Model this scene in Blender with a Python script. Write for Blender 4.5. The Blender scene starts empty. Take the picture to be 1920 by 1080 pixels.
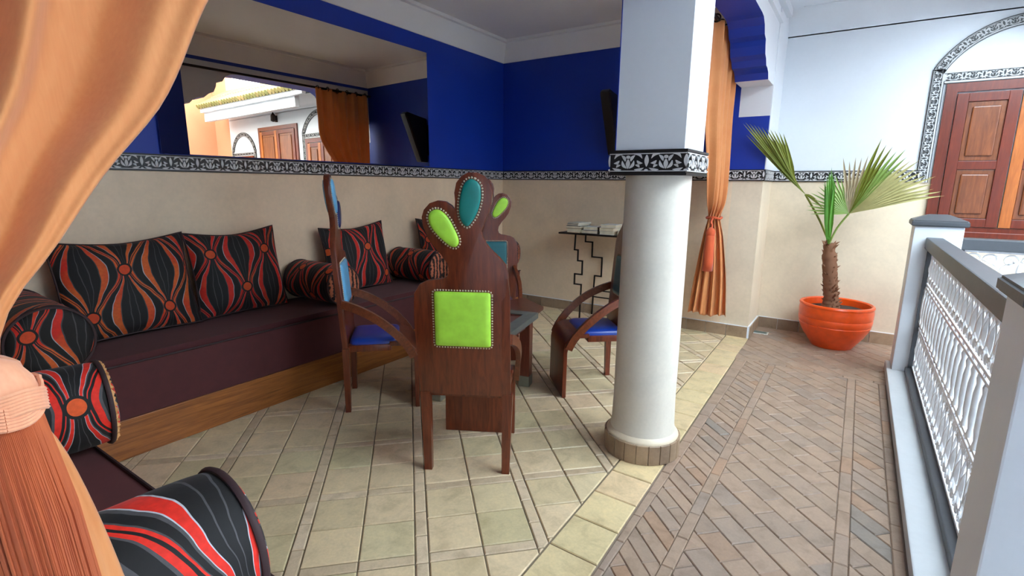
import bpy, bmesh, math, random
from mathutils import Vector, Matrix
R = math.radians
PI = math.pi
rnd = random.Random(7)
sc = bpy.context.scene
COL = sc.collection

# ------------------------------------------------------------------ camera
F_PX = 963.5
PITCH, ROLL, YAW, CAM_H = R(11.357), R(0.6414), R(-33.703), 1.45
cam = bpy.data.cameras.new('camera')
cam.sensor_fit = 'HORIZONTAL'; cam.sensor_width = 36.0
cam.lens = 36.0 * F_PX / 1920.0
cam.clip_start = 0.02
cam_o = bpy.data.objects.new('camera', cam); COL.objects.link(cam_o)
_f = Vector((math.sin(YAW) * math.cos(PITCH), math.cos(YAW) * math.cos(PITCH), -math.sin(PITCH)))
_r = Vector((math.cos(YAW), -math.sin(YAW), 0))
_u = _r.cross(_f)
_r2 = _r * math.cos(ROLL) + _u * math.sin(ROLL)
_u2 = _u * math.cos(ROLL) - _r * math.sin(ROLL)
mw = Matrix.Identity(4)
for i in range(3):
    mw[i][0] = _r2[i]; mw[i][1] = _u2[i]; mw[i][2] = -_f[i]
mw[2][3] = CAM_H
cam_o.matrix_world = mw
sc.camera = cam_o

# ------------------------------------------------------------------ world, sun, exposure
w = bpy.data.worlds.new('sky'); sc.world = w; w.use_nodes = True
bg = w.node_tree.nodes['Background']
bg.inputs[0].default_value = (0.74, 0.89, 1.0, 1)
bg.inputs[1].default_value = 13.2
sc.view_settings.view_transform = 'Standard'
sc.view_settings.look = 'None'
sc.view_settings.exposure = 0.0
sc.view_settings.gamma = 1.0
sc.view_settings.use_curve_mapping = False

# ------------------------------------------------------------------ materials
MATS = {}
def lin(c):
    return tuple(((x / 255) / 12.92 if x / 255 <= .04045 else ((x / 255 + .055) / 1.055) ** 2.4) for x in c) + (1,)
class NT:
    def __init__(s, name):
        s.m = bpy.data.materials.new(name); s.m.use_nodes = True
        s.t = s.m.node_tree; s.b = s.t.nodes['Principled BSDF']; MATS[name] = s.m
    def n(s, kind, **kw):
        nd = s.t.nodes.new(kind)
        for k, v in kw.items(): setattr(nd, k, v)
        return nd
    def link(s, a, b): s.t.links.new(a, b)
    def mth(s, op, a, b=None, c=None):
        nd = s.n('ShaderNodeMath', operation=op)
        for i, v in enumerate((a, b, c)):
            if v is None: continue
            if isinstance(v, (int, float)): nd.inputs[i].default_value = v
            else: s.link(v, nd.inputs[i])
        return nd.outputs[0]
    def coord(s, out='Object', scale=(1, 1, 1)):
        tc = s.n('ShaderNodeTexCoord'); mp = s.n('ShaderNodeMapping')
        mp.inputs['Scale'].default_value = scale
        s.link(tc.outputs[out], mp.inputs[0]); return mp.outputs[0]
    def noise(s, vec, scale, detail=4, rough=.55, dist=0):
        nd = s.n('ShaderNodeTexNoise')
        nd.inputs['Scale'].default_value = scale; nd.inputs['Detail'].default_value = detail
        nd.inputs['Roughness'].default_value = rough; nd.inputs['Distortion'].default_value = dist
        s.link(vec, nd.inputs['Vector']); return nd.outputs['Fac']
    def ramp(s, fac, stops, interp='LINEAR'):
        nd = s.n('ShaderNodeValToRGB'); cr = nd.color_ramp; cr.interpolation = interp
        while len(cr.elements) < len(stops): cr.elements.new(0.5)
        for e, (p, c) in zip(cr.elements, stops): e.position = p; e.color = c
        s.link(fac, nd.inputs[0]); return nd.outputs[0]
    def mix(s, fac, a, b, blend='MIX'):
        nd = s.n('ShaderNodeMix', data_type='RGBA', blend_type=blend)
        for i, v in ((0, fac), (6, a), (7, b)):
            if isinstance(v, (int, float)): nd.inputs[i].default_value = v
            elif isinstance(v, tuple): nd.inputs[i].default_value = v
            else: s.link(v, nd.inputs[i])
        return nd.outputs[2]
    def bump(s, h, strength=.2, dist=.01):
        nd = s.n('ShaderNodeBump'); nd.inputs['Strength'].default_value = strength
        nd.inputs['Distance'].default_value = dist
        s.link(h, nd.inputs['Height']); s.link(nd.outputs[0], s.b.inputs['Normal'])
    def col(s, c):
        if isinstance(c, tuple): s.b.inputs['Base Color'].default_value = c
        else: s.link(c, s.b.inputs['Base Color'])
    def set(s, rough=.5, metal=0, **kw):
        s.b.inputs['Roughness'].default_value = rough; s.b.inputs['Metallic'].default_value = metal
        for k, v in kw.items(): s.b.inputs[k.replace('_', ' ')].default_value = v
def dk(c, f): return (c[0] * f, c[1] * f, c[2] * f, 1)
def plaster(name, c, var=.12, rough=.6, scale=2.5, bump=.08, fine=40):
    t = NT(name); v = t.coord('Object')
    a = t.noise(v, scale, 6, .6, .4); b = t.noise(v, fine, 3)
    f = t.mth('ADD', t.mth('MULTIPLY', a, .75), t.mth('MULTIPLY', b, .25))
    t.col(t.ramp(f, [(.3, dk(c, 1 - var)), (.7, dk(c, 1 + var * .6))])); t.set(rough); t.bump(f, bump, .01)
plaster('beige_plaster', lin((226, 208, 182)), .14, .42, 2.2, .1)
plaster('salon_plaster_warm_lit', lin((236, 210, 178)), .14, .42, 2.2, .1)  # beige plaster again, the salon's warmer light put into its colour
plaster('column_plaster', lin((222, 214, 200)), .12, .5, 3, .08, 60)
plaster('white_plaster', lin((222, 225, 230)), .04, .45, 1.6, .04)
plaster('ceiling_white', lin((238, 235, 233)), .03, .7, 1.6, .03)
plaster('blue_paint', lin((8, 52, 160)), .06, .5, 1.2, .04)
plaster('terracotta_paint', lin((206, 146, 110)), .1, .8, 1.5, .05)
plaster('grey_stone', lin((74, 76, 80)), .2, .45, 3, .15)
plaster('kerb_white', lin((206, 208, 210)), .08, .55, 4, .1)
plaster('grout', lin((126, 112, 92)), .2, .9, 6, .2)
plaster('dark_grout', lin((136, 119, 105)), .2, .9, 6, .2)
plaster('black_paint', lin((20, 19, 21)), .1, .4, 6, .05)
plaster('frieze_white', lin((206, 204, 204)), .08, .5, 20, .05)
plaster('soil', lin((62, 50, 42)), .5, .95, 22, .6)
def tiles(name, stops, rough, scale, spec=.4):
    t = NT(name); oi = t.n('ShaderNodeObjectInfo'); v = t.coord('Object')
    nz = t.n('ShaderNodeVectorMath', operation='ADD'); t.link(v, nz.inputs[0])
    cmb = t.n('ShaderNodeCombineXYZ'); r7 = t.mth('MULTIPLY', oi.outputs['Random'], 37.0)
    for i in range(3): t.link(r7, cmb.inputs[i])
    t.link(cmb.outputs[0], nz.inputs[1])
    a = t.noise(nz.outputs[0], scale, 5, .6, .5); b = t.noise(nz.outputs[0], scale * 9, 3)
    base = t.ramp(oi.outputs['Random'], stops, 'LINEAR')
    sh = t.ramp(a, [(.25, (.72, .70, .66, 1)), (.5, (1, 1, 1, 1)), (.75, (1.12, 1.1, 1.05, 1))])
    c = t.mix(1.0, base, sh, 'MULTIPLY')
    c = t.mix(.35, c, t.ramp(b, [(.3, (.75, .75, .75, 1)), (.7, (1.1, 1.1, 1.1, 1))]), 'MULTIPLY')
    t.col(c); t.set(rough); t.bump(t.mth('ADD', a, t.mth('MULTIPLY', b, .4)), .18, .006)
tiles('yellow_tile', [(0, lin((214, 190, 152))), (.3, lin((220, 194, 158))), (.55, lin((204, 188, 148))), (.8, lin((218, 188, 154))), (1, lin((198, 182, 142)))], .38, 9)
tiles('border_tile', [(0, lin((224, 198, 152))), (.5, lin((214, 194, 150))), (1, lin((222, 192, 152)))], .38, 9)
tiles('strip_tile', [(0, lin((204, 180, 148))), (.5, lin((214, 190, 160))), (1, lin((190, 166, 136)))], .42, 14)
tiles('brown_brick', [(0, lin((152, 130, 114))), (.3, lin((162, 137, 117))), (.6, lin((166, 139, 119))), (.8, lin((150, 132, 119))), (.93, lin((166, 132, 107))), (1, lin((138, 126, 116)))], .5, 12)
tiles('base_tile', [(0, lin((150, 126, 102))), (.5, lin((166, 140, 114))), (1, lin((136, 114, 94)))], .4, 12)
tiles('roof_tile', [(0, lin((150, 130, 78))), (.5, lin((128, 126, 70))), (1, lin((176, 146, 96)))], .6, 12)
def wood(name, c1, c2, sc3=(1.2, 12, 12), rough=.35, rep=9):
    t = NT(name); v = t.coord('Object', sc3)
    a = t.noise(v, rep * .35, 8, .65, 1.2); b = t.noise(v, rep, 4, .6)
    f = t.mth('ADD', t.mth('MULTIPLY', a, .7), t.mth('MULTIPLY', b, .3))
    t.col(t.ramp(f, [(.3, c1), (.5, tuple((x + y) / 2 for x, y in zip(c1, c2))), (.68, c2)])); t.set(rough, Coat_Weight=.25, Coat_Roughness=.2)
    t.bump(f, .08, .004)
wood('chair_wood', lin((66, 24, 12)), lin((130, 58, 30)), (10, 10, 1.0), .3)
wood('arm_wood', lin((78, 34, 18)), lin((136, 70, 40)), (8, 8, 8), .28)
wood('table_wood', lin((80, 28, 18)), lin((120, 52, 36)), (10, 10, 1.2), .3)
wood('plinth_wood', lin((104, 56, 20)), lin((182, 110, 50)), (14, .7, 14), .35)
wood('plinth_wood_across', lin((104, 56, 20)), lin((182, 110, 50)), (.7, 14, 14), .35)
wood('shutter_red', lin((82, 26, 12)), lin((126, 50, 26)), (10, 10, .9), .28)
wood('shutter_orange', lin((140, 70, 24)), lin((196, 112, 48)), (10, 10, .9), .28)
wood('shutter_panel', lin((90, 46, 24)), lin((146, 82, 46)), (10, 10, .9), .25)
def plain(name, c, rough=.5, metal=0, **kw):
    t = NT(name); v = t.coord('Object'); a = t.noise(v, 18, 4)
    t.col(t.ramp(a, [(.3, dk(c, .9)), (.7, dk(c, 1.07))])); t.set(rough, metal, **kw); return t
plain('velvet_brown', lin((80, 32, 34)), .75, Sheen_Weight=.08, Sheen_Roughness=.4)
plain('piping_brown', lin((52, 30, 32)), .7)
plain('lime_leather', lin((178, 236, 74)), .42); plain('teal_leather', lin((18, 128, 122)), .3)
plain('blue_leather', lin((24, 58, 150)), .28); plain('sky_leather', lin((112, 184, 228)), .35)
plain('navy_leather', lin((22, 36, 92)), .35); plain('deep_teal', lin((34, 104, 112)), .35)
plain('brass', lin((206, 198, 172)), .35, .35)
plain('pewter', lin((150, 156, 148)), .45, .75)
plain('iron', lin((40, 34, 32)), .5, .6)
plain('white_iron', lin((232, 232, 234)), .35)
plain('orange_glaze', lin((244, 84, 14)), .32, Coat_Weight=.3, Coat_Roughness=.25)
plain('tv_black', lin((30, 26, 24)), .3); plain('cord_black', lin((16, 16, 18)), .5)
plain('page', lin((220, 206, 178)), .8); plain('cover_brown', lin((74, 50, 40)), .5)
plain('cover_grey', lin((120, 132, 134)), .4); plain('cover_white', lin((224, 222, 214)), .5); plain('cover_dark', lin((46, 46, 52)), .5)
plain('cover_tan', lin((196, 158, 110)), .5)
plain('rope_gold', lin((206, 150, 92)), .6); plain('lamp_metal', lin((60, 46, 38)), .5, .5)
plain('bark', lin((124, 84, 60)), .9); plain('fibre', lin((132, 90, 64)), .9)
plain('leaf_green', lin((84, 140, 40)), .5); plain('leaf_olive', lin((116, 124, 34)), .5)
plain('leaf_dry', lin((196, 188, 128)), .6); plain('leaf_tan', lin((176, 158, 124)), .7); plain('leaf_mid', lin((140, 168, 84)), .5)
plain('grate_green', lin((112, 128, 122)), .4, .4); plain('grate_white', lin((222, 222, 214)), .5)
t = NT('mirror_glass'); t.set(.0, 1.0)
_v = t.coord('Object'); t.link(t.ramp(t.noise(_v, 3, 2), [(.4, (.80, .70, .58, 1)), (.6, (.83, .73, .61, 1))]), t.b.inputs['Base Color'])
def cloth(name, c, c2, scale=500, trans=.0):
    t = NT(name); v = t.coord('Object')
    a = t.noise(v, 6, 4); b = t.noise(t.coord('Object', (1, 1, .06)), 160, 2)
    f = t.mth('ADD', t.mth('MULTIPLY', a, .6), t.mth('MULTIPLY', b, .4))
    t.col(t.ramp(f, [(.3, c), (.7, c2)])); t.set(.75, Sheen_Weight=.25)
    t.bump(t.noise(v, scale, 2), .1, .001)
    if trans:
        tr = t.n('ShaderNodeBsdfTranslucent'); tr.inputs[0].default_value = c2
        mx = t.n('ShaderNodeMixShader'); mx.inputs[0].default_value = trans
        t.link(t.b.outputs[0], mx.inputs[1]); t.link(tr.outputs[0], mx.inputs[2])
        t.link(mx.outputs[0], t.t.nodes['Material Output'].inputs[0])
cloth('curtain_orange', lin((224, 142, 82)), lin((238, 164, 102)), 500, .22)
cloth('tassel_skirt', lin((160, 66, 24)), lin((200, 98, 42)), 300)
cloth('tassel_deep', lin((196, 72, 30)), lin((222, 96, 48)), 300)
cloth('tassel_cord', lin((224, 146, 108)), lin((238, 170, 130)), 300)
def fabric(name, off=(0, 0), warm=.5, bright=1.0, Wd=.19, Pd=.50, a0=.022):
    b0 = Wd - 2 * a0
    t = NT(name); uv = t.n('ShaderNodeUVMap'); sp = t.n('ShaderNodeSeparateXYZ'); t.link(uv.outputs[0], sp.inputs[0])
    nz = t.noise(uv.outputs[0], 5, 2)
    wob = t.mth('MULTIPLY', t.mth('SUBTRACT', nz, .5), .05)
    u = t.mth('ADD', t.mth('ADD', sp.outputs[0], off[0]), wob); v = t.mth('ADD', sp.outputs[1], off[1])
    k = t.mth('ROUND', t.mth('DIVIDE', u, Wd)); uc = t.mth('MULTIPLY', k, Wd)
    par = t.mth('FLOORED_MODULO', k, 2.0)
    vv = t.mth('ADD', v, t.mth('MULTIPLY', par, Pd / 2))
    sn = t.mth('SINE', t.mth('MULTIPLY', vv, PI / Pd))
    h = t.mth('ADD', t.mth('MULTIPLY', t.mth('MULTIPLY', sn, sn), b0), a0)
    du = t.mth('ABSOLUTE', t.mth('SUBTRACT', u, uc))
    ins = t.mth('LESS_THAN', du, h)
    p1 = t.mth('DIVIDE', du, h)
    du2 = t.mth('SUBTRACT', Wd, du)
    p2 = t.mth('DIVIDE', du2, t.mth('SUBTRACT', Wd, h))
    phi = t.mth('ADD', t.mth('MULTIPLY', ins, p1), t.mth('MULTIPLY', t.mth('SUBTRACT', 1, ins), p2))
    def node_d(d, vx):
        f = t.mth('MULTIPLY', t.mth('SUBTRACT', t.mth('FRACT', t.mth('ADD', t.mth('DIVIDE', vx, Pd), .5)), .5), Pd)
        return t.mth('SQRT', t.mth('ADD', t.mth('MULTIPLY', d, d), t.mth('MULTIPLY', f, f)))
    dmin = t.mth('MINIMUM', node_d(du, vv), node_d(du2, t.mth('ADD', vv, Pd / 2)))
    K = dk(lin((11, 8, 9)), bright); G = dk(lin((66, 64, 66)), bright); S = dk(lin((170, 170, 176)), bright)
    O = dk(lin((206, 92, 30)), bright); RD = dk(lin((204, 34, 16)), bright)
    hot = t.mix(t.ramp(t.noise(uv.outputs[0], 3.2, 2), [(.5 - warm * .4, RD), (.8 - warm * .4, O)]), O, O)
    hotc = t.ramp(t.noise(uv.outputs[0], 3.2, 3), [(warm - .08, RD), (warm + .08, O)])
    msk = t.ramp(phi, [(0, (0, 0, 0, 1)), (.40, (1, 1, 1, 1)), (.61, (0, 0, 0, 1)), (.90, (1, 1, 1, 1)), (.97, (0, 0, 0, 1))], 'CONSTANT')
    dark = t.ramp(phi, [(0, K), (.10, G), (.13, K), (.375, S if bright > 1 else G), (.40, K), (.61, S), (.635, G if bright > 1 else K), (.70, K), (.87, G), (.96, K)], 'CONSTANT')
    c = t.mix(msk, dark, hotc)
    ring = t.mth('LESS_THAN', dmin, .038); core = t.mth('LESS_THAN', dmin, .028)
    c = t.mix(ring, c, K); c = t.mix(core, c, t.mix(warm, RD, O))
    fl = t.noise(uv.outputs[0], 60, 3)
    c = t.mix(.6, c, t.ramp(fl, [(.3, (.72, .72, .72, 1)), (.7, (1.15, 1.15, 1.15, 1))]), 'MULTIPLY')
    t.col(c); t.set(.75, Sheen_Weight=.05, Sheen_Roughness=.4); t.bump(t.mth('ADD', msk, t.mth('MULTIPLY', fl, .4)), .25, .004)
fabric('fabric_one', (.03, .12), .44); fabric('fabric_two', (.09, .33), .6); fabric('fabric_three', (.0, .05), .72)
fabric('fabric_four', (.11, .2), .5); fabric('fabric_bold', (.05, .16), .68, 1.3, .30, .95, .034); fabric('fabric_roll', (.02, .3), .55, 1.0, .16, .45)
t = NT('rosette'); g = t.coord('Object'); wv = t.n('ShaderNodeTexWave', wave_type='RINGS', rings_direction='Z')
wv.inputs['Scale'].default_value = 9; wv.inputs['Distortion'].default_value = 2.4; wv.inputs['Detail Scale'].default_value = 6; wv.inputs['Detail'].default_value = 2
t.link(g, wv.inputs['Vector']); t.col(t.ramp(wv.outputs['Fac'], [(.35, lin((34, 20, 18))), (.5, lin((120, 58, 40))), (.7, lin((190, 110, 78)))])); t.set(.8)

# ------------------------------------------------------------------ mesh helpers
class MB:
    def __init__(s): s.v = []; s.f = []; s.mi = []; s.uv = []
    def add(s, vs, fs, mi=0, uvs=None):
        o = len(s.v); s.v += [tuple(p) for p in vs]
        for k, f in enumerate(fs):
            s.f.append([i + o for i in f]); s.mi.append(mi)
            s.uv.append([uvs[i] for i in f] if uvs else None)
        return s
    def box(s, x0, x1, y0, y1, z0, z1, mi=0, bev=0):
        if bev:
            bm = bmesh.new(); bmesh.ops.create_cube(bm, size=1)
            for p in bm.verts: p.co = ((x0 + x1) / 2 + p.co.x * (x1 - x0), (y0 + y1) / 2 + p.co.y * (y1 - y0), (z0 + z1) / 2 + p.co.z * (z1 - z0))
            bmesh.ops.bevel(bm, geom=bm.edges[:], offset=bev, segments=2, affect='EDGES', profile=.6)
            s.bm(bm, mi); return s
        vs = [(x, y, z) for x in (x0, x1) for y in (y0, y1) for z in (z0, z1)]
        return s.add(vs, [(0, 1, 3, 2), (4, 6, 7, 5), (0, 4, 5, 1), (2, 3, 7, 6), (0, 2, 6, 4), (1, 5, 7, 3)], mi)
    def bm(s, bm, mi=0):
        bm.verts.index_update(); bmesh.ops.recalc_face_normals(bm, faces=bm.faces[:])
        s.add([p.co[:] for p in bm.verts], [[q.index for q in f.verts] for f in bm.faces], mi); bm.free(); return s
    def prism(s, poly, fn, d0, d1, mi=0, bev=0, seg=2):
        """poly of 2-D points, fn(a,b,d) -> 3-D"""
        n = len(poly); vs = [fn(a, b, d0) for a, b in poly] + [fn(a, b, d1) for a, b in poly]
        fs = [list(range(n))[::-1], list(range(n, 2 * n))] + [(i, (i + 1) % n, n + (i + 1) % n, n + i) for i in range(n)]
        bm = bmesh.new(); bv = [bm.verts.new(p) for p in vs]
        for f in fs: bm.faces.new([bv[i] for i in f])
        bmesh.ops.recalc_face_normals(bm, faces=bm.faces[:])
        if bev:
            es = [e for e in bm.edges if len(e.link_faces) == 2 and e.calc_face_angle(0) > .7]
            bmesh.ops.bevel(bm, geom=es, offset=bev, segments=seg, affect='EDGES', profile=.6)
        return s.bm(bm, mi)
    def tube(s, path, rad, n=8, mi=0, closed=False, flat=None):
        """sweep along path; flat=(w,h) gives a rectangular bar"""
        P = [Vector(p) for p in path]; m = len(P); vs = []; fs = []
        up = None
        for i, p in enumerate(P):
            if closed: t = (P[(i + 1) % m] - P[i - 1])
            else: t = P[min(i + 1, m - 1)] - P[max(i - 1, 0)]
            t.normalize()
            if up is None:
                up = Vector((0, 0, 1)) if abs(t.z) < .9 else Vector((1, 0, 0))
            sd = t.cross(up)
            if sd.length < 1e-5: sd = Vector((1, 0, 0))
            sd.normalize(); up = sd.cross(t).normalized()
            r = rad[i] if isinstance(rad, (list, tuple)) else rad
            if flat:
                k = rad[i] if isinstance(rad, (list, tuple)) else 1.0
                for a, b in ((-1, -1), (1, -1), (1, 1), (-1, 1)): vs.append(p + sd * a * flat[0] / 2 * k + up * b * flat[1] / 2 * k)
            else:
                for j in range(n):
                    a = 2 * PI * j / n; vs.append(p + sd * math.cos(a) * r + up * math.sin(a) * r)
        c = 4 if flat else n
        for i in range(m if closed else m - 1):
            for j in range(c):
                i2 = (i + 1) % m
                fs.append((i * c + j, i * c + (j + 1) % c, i2 * c + (j + 1) % c, i2 * c + j))
        if not closed:
            fs.append(tuple(range(c))[::-1]); fs.append(tuple(range((m - 1) * c, m * c)))
        return s.add(vs, fs, mi)
    def lathe(s, prof, n=32, c=(0, 0), mi=0, wob=None):
        vs = []; fs = []; m = len(prof)
        for i, (r, z) in enumerate(prof):
            for j in range(n):
                a = 2 * PI * j / n; rr = r * (1 + (wob(a, z) if wob else 0))
                vs.append((c[0] + rr * math.cos(a), c[1] + rr * math.sin(a), z))
        for i in range(m - 1):
            for j in range(n): fs.append((i * n + j, i * n + (j + 1) % n, (i + 1) * n + (j + 1) % n, (i + 1) * n + j))
        if prof[0][0] > 1e-4: fs.append(tuple(range(n))[::-1])
        if prof[-1][0] > 1e-4: fs.append(tuple(range((m - 1) * n, m * n)))
        return s.add(vs, fs, mi)
    def grid(s, fn, nu, nv, uvf=None, mi=0, wrap=False):
        vs = []; uvs = []
        for i in range(nu + 1):
            for j in range(nv + 1):
                vs.append(fn(i / nu, j / nv)); uvs.append(uvf(i / nu, j / nv) if uvf else None)
        fs = [(i * (nv + 1) + j, (i + 1) * (nv + 1) + j, (i + 1) * (nv + 1) + j + 1, i * (nv + 1) + j + 1) for i in range(nu) for j in range(nv)]
        return s.add(vs, fs, mi, uvs if uvf else None)
    def mesh(s, name, mats, smooth=0):
        me = bpy.data.meshes.new(name); me.from_pydata(s.v, [], s.f)
        for m in (mats if isinstance(mats, (list, tuple)) else [mats]): me.materials.append(MATS[m])
        me.polygons.foreach_set('material_index', s.mi)
        if any(s.uv):
            ul = me.uv_layers.new(name='UVMap'); li = 0
            for f, us in zip(s.f, s.uv):
                for k in range(len(f)):
                    ul.data[li].uv = us[k] if us else (0, 0); li += 1
        me.validate(); me.update()
        if smooth:
            me.polygons.foreach_set('use_smooth', [True] * len(me.polygons))
            me.set_sharp_from_angle(angle=R(smooth))
        return me
    def obj(s, name, mats, parent=None, smooth=0, loc=(0, 0, 0)):
        return mo(name, s.mesh(name, mats, smooth), parent, loc)
def mo(name, me, parent=None, loc=(0, 0, 0), rot=None):
    o = bpy.data.objects.new(name, me); COL.objects.link(o); o.location = loc
    if rot: o.rotation_euler = rot
    if parent: o.parent = parent
    return o
def tag(o, label, cat=None, group=None, kind=None):
    o['label'] = label
    if cat: o['category'] = cat
    if group: o['group'] = group
    if kind: o['kind'] = kind
    return o
def thing(name, label, cat, loc=(0, 0, 0), rz=0, group=None):
    o = bpy.data.objects.new(name, None); COL.objects.link(o); o.empty_display_size = .1
    o.location = loc; o.rotation_euler = (0, 0, rz); return tag(o, label, cat, group)
def copy_tree(o, parent=None):
    c = o.copy(); COL.objects.link(c); c.parent = parent
    for ch in list(o.children): copy_tree(ch, c)
    return c
def S(o, label): o['kind'] = 'structure'; o['label'] = label; return o
def clip(poly, a, b, c):
    """keep a*x+b*y<=c"""
    out = []
    for i in range(len(poly)):
        p, q = poly[i], poly[(i + 1) % len(poly)]
        dp, dq = a * p[0] + b * p[1] - c, a * q[0] + b * q[1] - c
        if dp <= 0: out.append(p)
        if dp * dq < 0:
            t = dp / (dp - dq); out.append((p[0] + (q[0] - p[0]) * t, p[1] + (q[1] - p[1]) * t))
    return [p for i, p in enumerate(out) if math.dist(p, out[i - 1]) > .003]
def area(p): return abs(sum(p[i][0] * p[(i + 1) % len(p)][1] - p[(i + 1) % len(p)][0] * p[i][1] for i in range(len(p)))) / 2
def inset(poly, d):
    n = len(poly); out = []
    sg = 1 if sum(poly[i][0] * poly[(i + 1) % n][1] - poly[(i + 1) % n][0] * poly[i][1] for i in range(n)) > 0 else -1
    for i in range(n):
        p0, p, p1 = Vector(poly[i - 1]), Vector(poly[i]), Vector(poly[(i + 1) % n])
        e0 = (p - p0); e1 = (p1 - p)
        if e0.length < 1e-6 or e1.length < 1e-6: out.append(tuple(p)); continue
        e0.normalize(); e1.normalize()
        n0 = Vector((-e0.y, e0.x)) * sg; n1 = Vector((-e1.y, e1.x)) * sg
        b = n0 + n1; k = d / max(.35, (1 + n0.dot(n1)))
        out.append(tuple(p + b * k))
    return out
def slab(poly, z0, z1, ch=.004):
    """tile: polygon prism with chamfered top"""
    m = MB(); n = len(poly); ip = inset(poly, ch)
    vs = [(x, y, z0) for x, y in poly] + [(x, y, z1 - ch) for x, y in poly] + [(x, y, z1) for x, y in ip]
    fs = [(i, (i + 1) % n, n + (i + 1) % n, n + i) for i in range(n)] + [(n + i, n + (i + 1) % n, 2 * n + (i + 1) % n, 2 * n + i) for i in range(n)] + [tuple(range(2 * n, 3 * n))]
    if sum(poly[i][0] * poly[(i + 1) % n][1] - poly[(i + 1) % n][0] * poly[i][1] for i in range(n)) < 0: fs = [tuple(f)[::-1] for f in fs]
    return m.add(vs, fs)
_cache = {}
def piece(name, poly, mat, parent, gap=.003, thick=.02, key=None, rz=0, dz=None):
    """one tile; whole ones share their mesh data"""
    p = inset(poly, gap)
    cx = sum(q[0] for q in p) / len(p); cy = sum(q[1] for q in p) / len(p)
    dz = rnd.uniform(-.0014, .0004) if dz is None else dz
    if key:
        if (key, mat) not in _cache:
            c, s_ = math.cos(-rz), math.sin(-rz)
            loc = [((x - cx) * c - (y - cy) * s_, (x - cx) * s_ + (y - cy) * c) for x, y in p]
            _cache[(key, mat)] = slab(loc, -thick, 0).mesh(name, mat)
        return mo(name, _cache[(key, mat)], parent, (cx, cy, dz), (0, 0, rz))
    return mo(name, slab([(x - cx, y - cy) for x, y in p], -thick, 0).mesh(name, mat), parent, (cx, cy, dz))

# ------------------------------------------------------------------ measures of the place
XL, YB, YP, YN = -3.715, 5.335, 5.89, -0.10     # left wall, back wall, far gallery wall, near wall
XA0, XA1 = -1.04, -0.775                        # arcade wall, inner and outer face
ZB0, ZB1 = 1.51, 1.615                          # carved frieze
ZBL, ZC = 2.856, 3.08                           # top of the blue, ceiling
XO = 4.90                                       # opposite side of the courtyard
PX, PY = -0.873, 2.645                          # column axis

# ------------------------------------------------------------------ structure: walls, ceilings
def wall(name, label, x0, x1, y0, y1, zs):
    m = MB()
    for z0, z1, mi in zs: m.box(x0, x1, y0, y1, z0, z1, mi)
    return S(m.obj(name, ['salon_plaster_warm_lit' if name in ('wall_left', 'wall_near') else 'beige_plaster', 'blue_paint', 'white_plaster', 'terracotta_paint']), label)
LOW = [(-.05, ZB0 + .05, 0)]
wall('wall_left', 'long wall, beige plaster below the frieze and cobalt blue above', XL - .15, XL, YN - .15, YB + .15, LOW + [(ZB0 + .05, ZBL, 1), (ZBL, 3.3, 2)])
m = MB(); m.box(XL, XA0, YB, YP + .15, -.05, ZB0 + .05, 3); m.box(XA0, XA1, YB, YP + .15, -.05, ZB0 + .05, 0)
m.box(XL, XA0, YB, YP + .15, ZB0 + .05, ZBL, 1); m.box(XL, XA0, YB, YP + .15, ZBL, 3.3, 2)
m.box(XA0, XA1, YB, YP + .15, ZB0 + .05, 2.09, 1); m.box(XA0, XA1, YB, YP + .15, 2.09, 3.3, 2)
S(m.obj('wall_back', ['beige_plaster', 'blue_paint', 'white_plaster', 'salon_plaster_warm_lit']), 'end wall of the salon, beige below, cobalt blue above, white pilaster top')
# side of the pilaster is white, not blue
S(MB().box(XA1, XA1 + .006, YB + .004, YP, ZB0 + .05, 3.05).obj('trim_1', 'white_plaster'), 'white side of the pilaster')
wall('wall_gallery', 'far gallery wall, cream plaster below the frieze and white above', XA1, 4.27, YP, YP + .15, [(-3.4, ZB0 + .05, 0), (ZB0 + .05, 3.3, 2)])
wall('wall_terracotta', 'terracotta painted wall beyond the far gallery', 4.27, XO + .15, YP, YP + .15, [(-3.4, 4.4, 3)])
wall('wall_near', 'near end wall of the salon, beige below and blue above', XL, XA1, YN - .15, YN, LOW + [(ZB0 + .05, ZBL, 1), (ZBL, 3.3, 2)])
wall('wall_sky_block', 'unseen wall behind the near curtain, added to block sky light, cream below and white above', XA1 - .15, XA1, -1.35, YN - .15, [(-.05, ZB0 + .05, 0), (ZB0 + .05, 3.3, 2)])  # unseen wall, added to stop sky light leaking in from the west
wall('wall_courtyard', 'white courtyard wall opposite the arcade', XO, XO + .15, -1.2, 4.3, [(-3.4, 4.4, 2)])
wall('wall_side', 'terracotta wall at the far corner of the courtyard', XO, XO + .15, 4.3, YP + .15, [(-3.4, 1.0, 2), (1.0, 4.4, 3)])
wall('wall_behind', 'white courtyard wall at the near end', XA1, XO, -1.35, -1.2, [(-3.4, 3.9, 2)])
S(MB().box(XL - .15, XA0 + .02, YN - .15, YB + .15, ZC, ZC + .2).obj('ceiling', 'ceiling_white'), 'white flat ceiling of the salon')
m = MB().box(XA0 - .0, .62, -1.35, YP + .15, 3.06, 3.2)
m.box(.62, 4.27, 5.46, YP + .15, 3.06, 3.2); m.box(.62, XO, -1.35, 1.3, 3.06, 3.2)  # last box: unseen near roof, extended to keep sky light off the near post
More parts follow.
